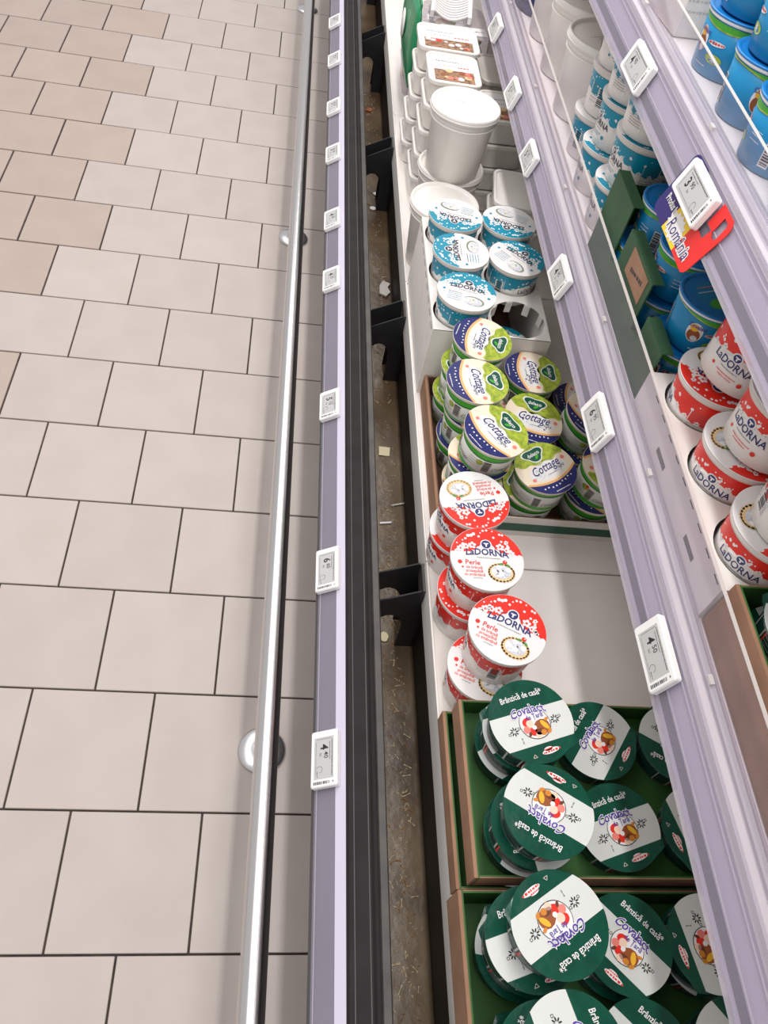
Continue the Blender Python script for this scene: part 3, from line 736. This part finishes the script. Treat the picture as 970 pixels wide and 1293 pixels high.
# ------------------------------------------------------------------ open trays
def tray(name, label, x0, x1, y0, y1, z0, zw, inside, outside, group=None, th=.003, near_label=None):
    t = thing(name, label, 'box', (0, 0, 0), group=group)
    MB().box(x0, x1, y0, y1, z0, z0 + th, inside).build('bottom', t)
    def wall(a0, a1, b0, b1, ax):
        mb = MB()
        if ax == 'x0': mb.box(a0, a0 + th*.4, b0, b1, z0, zw, outside).box(a0 + th*.4, a0 + th, b0, b1, z0, zw, inside)
        if ax == 'x1': mb.box(a1 - th*.4, a1, b0, b1, z0, zw, outside).box(a1 - th, a1 - th*.4, b0, b1, z0, zw, inside)
        if ax == 'y0': mb.box(a0, a1, b0, b0 + th*.4, z0, zw, outside).box(a0, a1, b0 + th*.4, b0 + th, z0, zw, inside)
        if ax == 'y1': mb.box(a0, a1, b1 - th*.4, b1, z0, zw, outside).box(a0, a1, b1 - th, b1 - th*.4, z0, zw, inside)
        return mb.build('wall', t)
    wall(x0, x0, y0, y1, 'x0'); wall(x1, x1, y0, y1, 'x1'); wall(x0 + th, x1 - th, y0, y0, 'y0'); wall(x0 + th, x1 - th, y1, y1, 'y1')
    # raw cardboard rim along the aisle side
    MB().box(x0 - .0030, x0 + .0005, y0, y1, z0 + .002, zw + .0004, outside).build('outer_flap', t)
    return t
tray('display_tray', 'lower green-lined kraft tray peeking out under the upper green tray', .5035, .832, .000, .208, DZ, .405, m_box, m_boxb, 'green-lined trays')
tray('display_tray', 'upper green-lined kraft tray stacked beside the bare white deck', .5135, .836, .002, .205, .4125, .4475, m_box, m_boxb, 'green-lined trays')
tray('display_tray', 'nearest green-lined kraft tray at the bottom of the view', .4985, .832, -.235, -.006, DZ, .430, m_box, m_boxb, 'green-lined trays')
# tubs in the lower tray: two rows peek out along the aisle side
cov('foil tub in the lower tray, sliver showing beside the top tub', (.5655, .148, DZ + .0032), 40)
cov('foil tub in the lower tray, sliver showing at its near end', (.5655, .049, DZ + .0032), 80)
zb = .4125 + .0032
# upper tray
cov('bottom foil tub of the far aisle-side stack in upper tray', (.574, .151, zb), 30)
cov('middle foil tub of the far aisle-side stack in upper tray', (.5735, .1505, zb + VH + .0004), 200)
cov('top foil tub of the far aisle-side stack, print upright', (.571, .148, zb + 2*VH + .0010), 18)
cov('bottom foil tub of the near aisle-side stack in upper tray', (.574, .050, zb), 60)
cov('middle foil tub of the near aisle-side stack, white band edge showing', (.572, .048, zb + VH + .0004), 100)
cov('top foil tub of the near aisle-side stack, print upside-down', (.5755, .0500, zb + 2*VH + .0010), 149)
cov('foil tub beside the white deck in upper tray, print turned left', (.678, .158, zb), 54)
cov('foil tub at far right of upper tray, print upside-down under the shelf', (.781, .157, zb), 150)
cov('foil tub in upper tray, upright print, middle of near row', (.684, .057, zb), 18)
cov('foil tub in upper tray, near row, cut by the shelf edge', (.785, .056, zb), -75)
# nearest tray
zb = DZ + .0032
sy = (-.0615, -.163)
for x, y, n in ((.562, sy[0], 3), (.562, sy[1], 3), (.668, sy[0], 1), (.668, sy[1], 1), (.770, sy[0], 1), (.770, sy[1], 1)):
    for k in range(n):
        if x < .6 and k == 2: continue
        cov('%s-layer foil tub buried in the nearest tray, %s %s stack' % (('bottom', 'second')[k], 'far' if y > -.1 else 'near', 'aisle-side' if x < .6 else 'middle' if x < .7 else 'shelf-side'), (x, y, zb + k*(VH + .0004)), 40*k + 300*x)
cov('foil tub under the tilted-print tub of the nearest tray, half showing left', (.5535, sy[0] - .001, zb + 2*(VH + .0004)), 17)
cov('top foil tub of the nearest tray with fully visible upside-down print', (.5695, -.0560, zb + 3*(VH + .0004) + .0006), -149)
cov('foil tub under the bottom-edge tub of the nearest tray', (.5535, sy[1], zb + 2*(VH + .0004)), 70)
cov('top foil tub cut off by the bottom edge of the view', (.5665, -.1595, zb + 3*(VH + .0004) + .0006), -74)
cov('middle-row foil tub of the nearest tray with upright slanted print', (.668, sy[0], zb + VH + .0004), -45)
cov('shelf-side foil tub of the nearest tray, white band vertical', (.763, sy[0], zb + VH + .0004), -80)
cov('middle-row foil tub at the bottom edge of the view', (.666, sy[1] + .004, zb + VH + .0004), -44)
cov('shelf-side foil tub at the bottom edge of the view', (.766, sy[1] + .004, zb + VH + .0004), -52)

# ------------------------------------------------------------------ cottage cheese pile in a kraft box
cx0, cx1, cy0, cy1 = .515, .830, .514, .801
t = tray('shipping_box', 'low kraft box with white and dark green outside holding cottage cheese cups', cx0, cx1, cy0, cy1, DZ, .418, m_boxd, m_boxb)
MB().box(cx0 + .004, cx1, cy0 - .0018, cy0 - .0002, DZ, .419, m_boxw).build('outer_face', t)
MB().box(cx0 + .004, cx1, cy0 - .0024, cy0 - .0019, DZ + .012, .405, m_dgreen).build('printed_stripe', t)
zb = DZ + .0035
lay = CH + .0006
cot('tilted cottage cup at the box corner, under the red upside-down lid', (.567, .5645, zb), -15)
cot('bottom cottage cup of the aisle-side pile, lime lid edge showing', (.5655, .6587, zb), -98)
cot('bottom cottage cup in the far aisle-side corner of the box', (.566, .7529, zb), 107)
cot('bottom cottage cup in the middle of the box by its near wall', (.662, .5645, zb), 60)
cot('bottom cottage cup in the centre of the box', (.662, .6587, zb), 20)
cot('bottom cottage cup at the far wall of the box', (.662, .7529, zb), 20)
cot('cottage cup at the far right corner, cut by the shelf edge', (.772, .7529, zb + .002), -90)
cot('bottom right cottage cup standing in the box by its near wall', (.759, .5645, zb), -60)
cot('low cottage cup on the right, logo at upper right of lid', (.759, .6587, zb), -60)
cot('second-layer cottage cup on the aisle side, lid under the middle cup', (.5645, .6595, zb + lay), -98)
cot('second-layer cottage cup near the box corner, lime lid beside the red cup', (.5640, .5645, zb + lay), -15)
cot('second-layer cottage cup under the farthest top cup', (.568, .7545, zb + lay), 107)
cot('second-layer cottage cup below the carton, lid print turned sideways', (.672, .7545, zb + lay), -90)
cot('second-layer cottage cup with upright lid at the near wall', (.664, .556, zb + lay), 33, (4, -2))
cot('second-layer cottage cup on the right, tilted into the pile', (.748, .672, zb + lay + .004), -40, (6, 9))
cot('second-layer cottage cup by the price tag, print upside-down', (.762, .568, zb + lay), -176, (4, 5))
cot('top cottage cup farthest back, leaning on the white carton', (.571, .7545, zb + 2*lay + .002), -110, (2, 2))
cot('top cottage cup in the middle of the aisle side', (.556, .6595, zb + 2*lay), -84)
cot('top cottage cup nearest the red cups, print slanted', (.568, .563, zb + 2*lay + .003), -54, (3, 4))
cot('centre cottage cup of the pile with upright lid print', (.652, .656, zb + lay + .004), -12, (10, 5))

# ------------------------------------------------------------------ white carton with round holes and teal cups
def hole_plate(mb, x0, x1, y0, y1, cx, cy, r, z, mat, th=.0012, n=40):
    ci = []; sq = []
    for k in range(n):
        q = 2*math.pi*k/n; c_, s_ = math.cos(q), math.sin(q); ci.append((cx + r*c_, cy + r*s_))
        tx = ((x1 - cx) if c_ > 0 else (x0 - cx))/c_ if abs(c_) > 1e-6 else 1e9
        ty = ((y1 - cy) if s_ > 0 else (y0 - cy))/s_ if abs(s_) > 1e-6 else 1e9
        tt = min(tx, ty); sq.append((cx + tt*c_, cy + tt*s_))
    # snap nearest samples to the corners
    for X in (x0, x1):
        for Yc in (y0, y1):
            k = min(range(n), key=lambda i: (sq[i][0]-X)**2 + (sq[i][1]-Yc)**2); sq[k] = (X, Yc)
    for zz in (z, z - th):
        vs = [(p[0], p[1], zz) for p in ci + sq]
        mb.add(vs, [[k, n + k, n + (k+1) % n, (k+1) % n] for k in range(n)], mat)
    vs = [(p[0], p[1], z) for p in ci] + [(p[0], p[1], z - th) for p in ci]
    mb.add(vs, [[k, (k+1) % n, n + (k+1) % n, n + k] for k in range(n)], mat)
kx0, kx1, ky0, ky1, kz = .506, .702, .803, 1.112, .516
t = thing('cutout_carton', 'white cardboard carton with round cut-outs holding teal cups', 'box', (0, 0, 0))
tp = MB(); cells = [(x, y) for y in (.850, .956, 1.061) for x in (.555, .652)]
for x, y in cells:
    hole_plate(tp, kx0 if x < .6 else .6035, .6035 if x < .6 else kx1, {.850: ky0, .956: .903, 1.061: 1.0085}[y], {.850: .903, .956: 1.0085, 1.061: ky1}[y], x, y, .0462, kz, m_boxw)
tp.build('top_panel', t)
MB().box(kx0, kx0 + .0015, ky0, ky1, DZ, kz - .0005, m_boxw).build('side_panel', t)
MB().box(kx1 - .0015, kx1, ky0, ky1, DZ, kz - .0005, m_boxw).build('side_panel', t)
MB().box(kx0 + .0016, kx1 - .0016, ky0, ky0 + .0015, DZ, kz - .0012, m_boxw).build('end_panel', t)
MB().box(kx0 + .0016, kx1 - .0016, ky1 - .0015, ky1, DZ, kz - .0012, m_boxw).build('end_panel', t)
MB().box(kx0 + .0016, kx1 - .0016, ky0 + .0016, ky1 - .0016, DZ, DZ + .0015, m_boxd).build('bottom_panel', t)
for k in range(7):   # folded tabs round the empty hole
    q = R_(-20 + 40*k); cx, cy = .652 + .0455*math.cos(q), .850 + .0455*math.sin(q)
    MB().prism([(-.0008, -.0055), (.0008, -.0055), (.0008, .0055), (-.0008, .0055)], -.020, 0, m_boxw).build('hole_tab', t, (cx, cy, kz - .0014), (0, 0, q))
for k in range(9):   # perforated outer sleeve edge on the aisle side
    MB().box(kx0 - .0004, kx0, ky0 + .012 + k*.033, ky0 + .030 + k*.033, kz - .0105, kz - .0085, m_inkg).build('perforation', t)
zc = .560 - LH
teal('far aisle-side teal cup in the white carton, print upside-down', (.555, 1.061, zc), 167)
teal('far shelf-side teal cup in the white carton, print upside-down', (.652, 1.061, zc), 159)
teal('middle aisle-side teal cup in the white carton, print turned left', (.555, .956, zc + .001), 90)
teal('middle shelf-side teal cup in the white carton, print turned right', (.652, .956, zc), -48)
teal('near aisle-side teal cup in the white carton, print upright', (.555, .850, zc), -14)
teal('teal cup lying deep inside the empty hole of the carton', (.650, .866, DZ + .0025), 30)

# ------------------------------------------------------------------ white buckets on the deck
bk = lambda l, loc, yaw: place('bucket', lambda: bucket(.0665, .052, .134), l, 'bucket', loc, yaw, (0, 0), 'white round buckets on the deck')
bk('lower white bucket with a second bucket standing on its lid', (.580, 1.318, DZ), 0)
bk('white bucket standing on top of another bucket', (.577, 1.300, DZ + .1345 - .0045), -20)
bk('white bucket beside the teal cups, lid touching the carton', (.557, 1.184, DZ), 60)
# rectangular tubs: two aisle-side stacks and one shelf-side stack
tubA = lambda l, loc, yaw, p=False: place('tubA' + str(p), lambda: tub(.128, .118, .051, 1 if p else False), l, 'tub', loc, yaw, (0, 0), 'white rectangular tubs')
tubB = lambda l, loc, yaw, p=False: place('tubB' + str(p), lambda: tub(.106, .128, .051, 2 if p else False), l, 'tub', loc, yaw, (0, 0), 'white rectangular tubs')
names = ('bottom', 'second', 'third', 'fourth', 'top')
for k in range(5):
    tubA('%s tub of the far aisle-side stack of white tubs%s' % (names[k], ', printed food lid' if k == 4 else ''), (.568, 1.590, DZ + k*.0512), 0, k == 4)
for k in range(5):
    tubB('%s tub of the white stack behind the tall bucket%s' % (names[k], ', small printed food lid' if k == 4 else ''), (.568, 1.455, DZ + k*.0512), 0, k == 4)
for k in range(4):
    tubB('%s tub of the shelf-side stack of white tubs%s' % (names[k], ', printed food lid under the rail' if k == 3 else ''), (.690, 1.440, DZ + k*.0512), 4, k == 3)
for k in range(3):
    tubB('%s tub of the shaded white stack under the shelf' % ('bottom', 'middle', 'top')[k], (.705, 1.225 + .0*k, DZ + k*.0512), -6)
gtub = lambda l, loc, yaw: place('gtub', lambda: tub(.120, .130, .070, False, m_grey, m_grey), l, 'tub', loc, yaw, (0, 0), 'grey tubs in the shade')
for k in range(3):
    gtub('%s grey tub of the stack behind the printed tubs' % ('bottom', 'middle', 'top')[k], (.705, 1.590, DZ + k*.0702), 0)
for k in range(3):
    gtub('%s grey tub of the farthest shaded stack' % ('bottom', 'middle', 'top')[k], (.748, 1.735, DZ + k*.0702), 0)

# ------------------------------------------------------------------ far food packs
def food_pack(label, loc, lx, ly, h, yaw, seed, tilt=(0, 0)):
    t = thing('food_pack', label, 'food pack', loc, (R_(tilt[0]), R_(tilt[1]), R_(yaw)), 'packed food at the far end')
    rr = lambda i, z, r: [(p[0], p[1], z) for p in rrect(-lx/2 + i, lx/2 - i, -ly/2 + i, ly/2 - i, r, 4)]
    MB().loft([rr(.008, 0, .012), rr(.003, h*.8, .014), rr(0, h*.82, .014), rr(0, h*.9, .014)], m_film).build('tray', t)
    r = random.Random(seed)
    for k in range(14):
        MB().lathe([(.001, 0), (.013, .001), (.016, .004), (.012, .007), (.001, .008)], r.choice((m_tan, m_cream, M('olive_food', (142, 128, 66), .5), m_pinkl, M('red_pepper', (196, 60, 44), .4), m_leaf)), 10).build('food_piece', t, (r.uniform(-lx*.32, lx*.32), r.uniform(-ly*.32, ly*.32), .004 + .0023*k*h/.05), (r.uniform(-.5, .5), r.uniform(-.5, .5), 0))
    f = MB().loft([rr(0, h*.9, .014), rr(.001, h*.93, .014)], m_film).build('film', t)
    A = Art(); A.rect(-lx*.40, lx*.40, -ly*.40, -ly*.16, m_white, 0); A.scribble(0, -ly*.28, lx*.7, .006, m_ink, 1, seed); A.scribble(-lx*.1, -ly*.36, lx*.5, .004, m_dnavy, 1, seed + 1)
    A.build('film_print', flat(h*.93), f); return t
k0 = 0
for loc, lb in (((.615, 1.745, DZ), 'bottom food pack of the far stack behind the printed tub'),
                ((.613, 1.745, DZ + .058), 'second food pack of the far stack behind the printed tub'),
                ((.617, 1.745, DZ + .116), 'third food pack of the far stack behind the printed tub'),
                ((.615, 1.748, DZ + .174), 'top food pack of the far stack with dark lettering on film')):
    food_pack(lb, loc, .126, .160, .060, 3*k0 - 4, 3 + k0); k0 += 1
food_pack('food pack below the green bag at the far left', (.585, 1.925, DZ), .13, .15, .06, 0, 21)
# green bag
t = thing('green_bag', 'shiny green snack bag at the far left end of the deck', 'bag', (.524, 1.890, DZ + .062))
m_gbag = M('shiny_green_film', (20, 134, 84), .25, bump=.6, bscale=35); rings = []
for k in range(9):
    u = k/8; ww = .022*math.sin(math.pi*min(max(u, .04), .96))**.6 + .002
    rings.append([(ww*math.cos(q*2*math.pi/14)*.8, .155*math.sin(q*2*math.pi/14)*(.9 + .1*math.sin(math.pi*u)), .005 + .17*u) for q in range(14)])
b = MB().loft(rings, m_gbag, smooth=True).build('bag_body', t)
MB().box(-.002, .002, -.135, .135, .172, .186, m_gbag).build('top_seal', t)
MB().lathe([(.001, .0), (.030, .001), (.030, .003), (.001, .004)], m_white, 20).build('white_label', b, (-.024, -.02, .10), (0, R_(90), 0))
food_pack('green and white vegetable pack beside the green bag', (.612, 1.925, DZ + .062), .10, .13, .055, 8, 33)
food_pack('vegetable pack with red and green pieces at the far end', (.606, 1.925, DZ + .122), .11, .13, .055, -6, 35)
# white slotted rack: curved bars between two side rails
t = thing('slotted_rack', 'white plastic slotted tray with curved bars on top of the food packs', 'tray', (.595, 1.800, .6135), (R_(4), 0, R_(-6)))
for sx in (-.042, .042):
    MB().box(sx - .004, sx + .004, -.07, .09, .0, .016, m_white, bev=.001).build('side_rail', t)
bar_me = MB()
seg = 10
for k in range(seg):
    x0_, x1_ = -.038 + .076*k/seg, -.038 + .076*(k+1)/seg
    z0_, z1_ = .012 - .010*math.sin(math.pi*k/seg), .012 - .010*math.sin(math.pi*(k+1)/seg)
    y0_, y1_ = -.010*math.sin(math.pi*k/seg), -.010*math.sin(math.pi*(k+1)/seg)
    vs = [(x0_, y0_ - .0026, z0_), (x1_, y1_ - .0026, z1_), (x1_, y1_ + .0026, z1_), (x0_, y0_ + .0026, z0_), (x0_, y0_ - .0026, z0_ - .005), (x1_, y1_ - .0026, z1_ - .005), (x1_, y1_ + .0026, z1_ - .005), (x0_, y0_ + .0026, z0_ - .005)]
    bar_me.add(vs, [(0, 1, 2, 3), (4, 7, 6, 5), (0, 4, 5, 1), (2, 6, 7, 3)], m_white, True)
bm = bar_me.mesh('bar')
for k in range(13): link('bar', bm, t, (0, -.058 + k*.0115, .003))

# ================================================================== LOWER SHELF GOODS (surface z = .700)
SZ = .7004
# white perforated tray with red cups
hx0, hx1, hy0, hy1, hz = .691, .860, .186, .482, .752
t = thing('cutout_tray', 'white cardboard tray with round cut-outs for red cups on the shelf', 'box', (0, 0, 0))
tp = MB(); hc = [.434, .334, .234]; xc = (.742, .838)
ye = [hy1, .384, .284, hy0]
for i, y in enumerate(hc): hole_plate(tp, hx0, hx1 - .0, ye[i+1], ye[i], .744, y, .0458, hz, m_boxw)
tp.build('top_panel', t)
sp_ = MB().box(hx0, hx0 + .0015, hy0, hy1, SZ, hz - .0003, m_boxw).build('side_panel', t)
for y in (.24, .36):
    MB().box(hx0 - .0003, hx0, y, y + .030, SZ + .018, SZ + .025, m_inkg, 0).build('slot', sp_)
for k in range(9): MB().box(hx0 - .0003, hx0 + .0002, hy0 + .008 + k*.030, hy0 + .020 + k*.030, hz - .0035, hz - .0022, m_ink).build('perforation', sp_)
MB().box(hx1 - .0015, hx1, hy0, hy1, SZ, hz - .0013, m_boxw).build('side_panel', t)
MB().box(hx0 + .0016, hx1 - .0016, hy0, hy0 + .0015, SZ, hz - .0013, m_boxw).build('end_panel', t)
MB().box(hx0 + .0016, hx1 - .0016, hy1 - .0015, hy1, SZ, hz - .0013, m_boxw).build('end_panel', t)
zr = SZ + .026
for (y, yw, lb, yw2, lb2, tl) in ((.434, 150, 'far red cup in the shelf tray, tart picture showing', 40, 'red cup leaning on top of the far shelf tray cup', (2, 6)),
                         (.334, 215, 'middle red cup in the shelf tray, name on its side', 200, 'red cup standing on the middle shelf tray cup', (0, 2)),
                         (.234, 215, 'near red cup in the shelf tray, lid peeling', 250, 'red cup standing on the near shelf tray cup', (0, 0))):
    red(lb, (.744, y, zr), yw)
    red(lb2, (.752, y - .002, zr + LH + .0012 + (.006 if tl[1] > 4 else .002 if tl[1] else 0)), yw2, tl)
# green tray with foil tubs, nearest on the shelf
tray('display_tray', 'green-lined kraft tray on the shelf behind the clear guard', .698, .96, -.30, .183, SZ, .768, m_box, m_boxb, 'green-lined trays')
zs = SZ + .0034
for i, y in enumerate((.132, .030, -.072)):
    for k in range(2):
        cov(('lower' if k == 0 else 'upper') + ' foil tub in the shelf tray, ' + ('far', 'middle', 'near')[i] + ' aisle-side stack', (.7495 + .004*k, y, zs + k*(VH + .0005)), 100 + 50*i + 80*k)
# dark green display carton with blue tubs
blu = lambda l, loc, yaw, tilt=(0, 0): place('bluelow', lambda: blue_cup(.062, .0430, .0355), l, 'cup', loc, yaw, tilt, 'blue cups')
t = thing('display_carton', 'dark green display carton with cut-out windows holding blue cups', 'box', (0, 0, 0))
gx0, gx1, gy0, gy1 = .695, .850, .486, .802
MB().box(gx0, gx1, gy0, gy1, SZ, SZ + .002, m_dkgreen).build('bottom_panel', t)
for y0_, y1_, zt in ((gy0, .552, .776), (.552, .578, .735), (.578, .690, .802), (.690, .712, .740), (.712, gy1, .818)):
    MB().box(gx0, gx0 + .002, y0_, y1_, SZ + .002, zt, m_dkgreen).build('front_panel', t)
    if zt > .73: MB().box(gx0 + .002, gx0 + .016, y0_ + .001, y1_ - .001, zt - .0015, zt, m_dkgreen).build('folded_top', t)
MB().box(gx1 - .002, gx1, gy0, gy1, SZ + .002, .76, m_dkgreen).build('back_panel', t)
MB().box(gx0 + .002, gx1 - .002, gy0, gy0 + .002, SZ + .002, .745, m_dkgreen).build('end_panel', t)
MB().box(gx0 + .002, gx1 - .002, gy1 - .002, gy1, SZ + .002, .800, m_dkgreen).build('end_panel', t)
lb = MB().box(gx0 - .0006, gx0 - .0001, .590, .660, .762, .797, m_boxb).build('kraft_label', t)
A = Art(); A.scribble(0, 0, .040, .010, m_ink, 0, 8, .2); A.build('handwriting', lambda x, y, l: (gx0 - .0007 - l, .625 - x, .779 + y), lb)
for i, (y, lbl) in enumerate(((.535, 'near'), (.629, 'middle'), (.722, 'far'))):
    blu('lower blue cup at the %s end of the dark green carton' % lbl, (.744, y, SZ + .0022), 40*i)
    if i != 1: blu('upper blue cup stacked at the %s end of the dark green carton' % lbl, (.752, y, SZ + .0022 + .0626), 200 + 40*i)
blu('blue cup lid showing in the middle of the green carton stack', (.752, .629, SZ + .0022 + .0626), 130)
# stacked teal cups on the shelf
for (x, y, n, nm) in ((.742, .862, 3, 'near'), (.742, .962, 3, 'second'), (.748, 1.062, 3, 'third'), (.842, .905, 2, 'back')):
    for k in range(n):
        teal('%s teal cup of the %s shelf stack' % (('bottom', 'second', 'top')[k], nm), (x + .004*(k % 2), y, SZ + k*(LH + .0008)), 170 + 55*k + 20*int(x*1000 % 7) - 40*k*k)
# big white buckets on the shelf
wb = lambda l, loc: place('wbucket', lambda: bucket(.072, .058, .128), l, 'bucket', loc, 20, (0, 0), 'big white buckets on the shelf')
wb('white bucket on the shelf beside the stacked teal cups', (.764, 1.195, SZ))
wb('farther white bucket on the shelf behind the first', (.764, 1.345, SZ))
wb('farthest white bucket on the shelf at the top of view', (.764, 1.495, SZ))
t = thing('navy_pouch', 'navy and white pouch standing at the far end of the shelf', 'bag', (.718, 1.62, SZ), (0, 0, R_(10)))
rings = [[((.018*(1-u) + .003)*math.cos(q*2*math.pi/14), .05*math.sin(q*2*math.pi/14), .11*u) for q in range(14)] for u in (0, .25, .5, .75, 1)]
pb = MB().loft(rings, M('navy_film', (58, 60, 112), .3, bump=.3, bscale=40), smooth=True).build('pouch_body', t)
MB().lathe([(.001, 0), (.018, .0005), (.018, .002), (.001, .0025)], m_white, 18).build('white_patch', pb, (-.0135, -.004, .06), (0, R_(-82), 0))

# ================================================================== UPPER SHELF GOODS (surface z = .962)
UZ = .9624
bl = lambda l, loc, yaw: place('bluetall', lambda: blue_cup(.066, .0455, .0385), l, 'cup', loc, yaw, (0, 0), 'blue cups')
for i, (x, y) in enumerate(((.762, .785), (.760, .676), (.756, .580), (.758, .482))):
    for k in range(2):
        bl('%s blue cup of the %s aisle-side stack on the upper shelf' % (('bottom', 'top')[k], ('farthest', 'third', 'second', 'nearest')[i]), (x + .003*k, y - .002*k, UZ + k*.0664), 150 + 60*i + 75*k)
for i, y in enumerate((.800, .700, .600)):
    for k in range(2):
        bl('%s blue cup of the %s back stack on the upper shelf' % (('bottom', 'top')[k], ('far', 'middle', 'near')[i]), (.858, y, UZ + k*.0664), 150 + 70*i + 50*k)
t = thing('white_pack', 'white carton pack at the far end of the upper shelf', 'box', (.745, .915, UZ), (0, 0, R_(6)))
MB().box(-.032, .045, -.050, .050, 0, .105, m_boxw, bev=.002).build('carton', t)
A = Art()
for k in range(6): A.scribble(0, .09 - k*.012, .06, .006, m_grey, 0, k)
A.build('print', lambda x, y, l: (x, -.0501 - l, y), t)

# ================================================================== LITTER IN THE CHANNEL
def flake(name, label, loc, pts, mat, th=.0015, rz=0):
    o = MB().prism(pts, 0, th, mat).build(name, None, loc, (0, 0, rz)); return tag(o, label, 'litter')
m_sticker = M('cream_sticker', (232, 218, 180), .6)
flake('paper_sticker', 'small cream paper sticker lying on the channel floor', (.479, .817, .2012), [(-.011, -.011), (.009, -.012), (.011, .010), (-.010, .011)], m_sticker, .0006)
flake('plastic_shard', 'white plastic shard on the channel floor near the bracket', (.476, .646, .2012), [(-.011, -.002), (.010, .001), (.011, .005), (-.010, .002)], m_white)
flake('plastic_shard', 'thin grey plastic strip beside the deck edge in the channel', (.500, .690, .2012), [(-.011, -.004), (.012, .003), (.012, .006), (-.011, -.001)], m_grey)
flake('foil_scrap', 'round white scrap under the nearest bracket arch', (.466, .420, .2012), [(.007*math.cos(k*.6), .009*math.sin(k*.6)) for k in range(10)], m_sticker)
flake('bottle_cap', 'small white disc on the channel floor, farther of two', (.485, 1.685, .2012), [(.008*math.cos(k*.42), .007*math.sin(k*.42)) for k in range(15)], m_white, .002)
flake('bottle_cap', 'small white disc on the channel floor, nearer of two', (.475, 1.619, .2012), [(.008*math.cos(k*.42), .007*math.sin(k*.42)) for k in range(15)], m_white, .002)
flake('crumpled_paper', 'cream crumpled scrap behind the second bracket', (.474, 1.155, .2012), [(-.012, -.008), (-.002, -.012), (.011, -.006), (.012, .007), (.001, .012), (-.010, .006)], m_sticker, .010)
flake('plastic_film', 'grey torn film scrap in the far channel', (.495, 1.305, .2012), [(-.013, -.02), (.002, -.028), (.012, -.012), (.006, .004), (.013, .018), (-.004, .026), (-.012, .008)], m_grey, .004)
flake('red_scrap', 'small reddish scrap on the far channel floor', (.475, 2.108, .2012), [(-.010, -.006), (.006, -.010), (.010, .008), (-.004, .010)], M('rust_scrap', (168, 92, 58), .7), .003)
# fine crumbs nobody could count
cr = MB(); r = random.Random(12); m_crumb = M('pale_crumbs', (206, 186, 150), .6); m_crumb2 = M('amber_crumbs', (156, 104, 40), .4)
for k in range(900):
    x = .5 - abs(r.gauss(0, .022)) - .004; y = r.uniform(-.45, 2.6) if k % 3 else r.uniform(-.3, .7); s_ = r.uniform(.0004, .0016)
    if not .437 < x < .546: continue
    q = r.uniform(0, 6.28); L_ = s_*r.choice((1, 1, 2, 4))
    vs = [(x + L_*math.cos(q) - s_*.5*math.sin(q), y + L_*math.sin(q) + s_*.5*math.cos(q), .2004), (x - L_*math.cos(q) - s_*.5*math.sin(q), y - L_*math.sin(q) + s_*.5*math.cos(q), .2004),
          (x - L_*math.cos(q) + s_*.5*math.sin(q), y - L_*math.sin(q) - s_*.5*math.cos(q), .2004), (x + L_*math.cos(q) + s_*.5*math.sin(q), y + L_*math.sin(q) - s_*.5*math.cos(q), .2004), (x, y, .2004 + s_)]
    cr.add(vs, [(0, 1, 4), (1, 2, 4), (2, 3, 4), (3, 0, 4)], m_crumb if k % 4 else m_crumb2)
o = cr.build('crumbs'); o['label'] = 'scattered crumbs and dirt on the channel floor'; o['category'] = 'dirt'; o['kind'] = 'stuff'
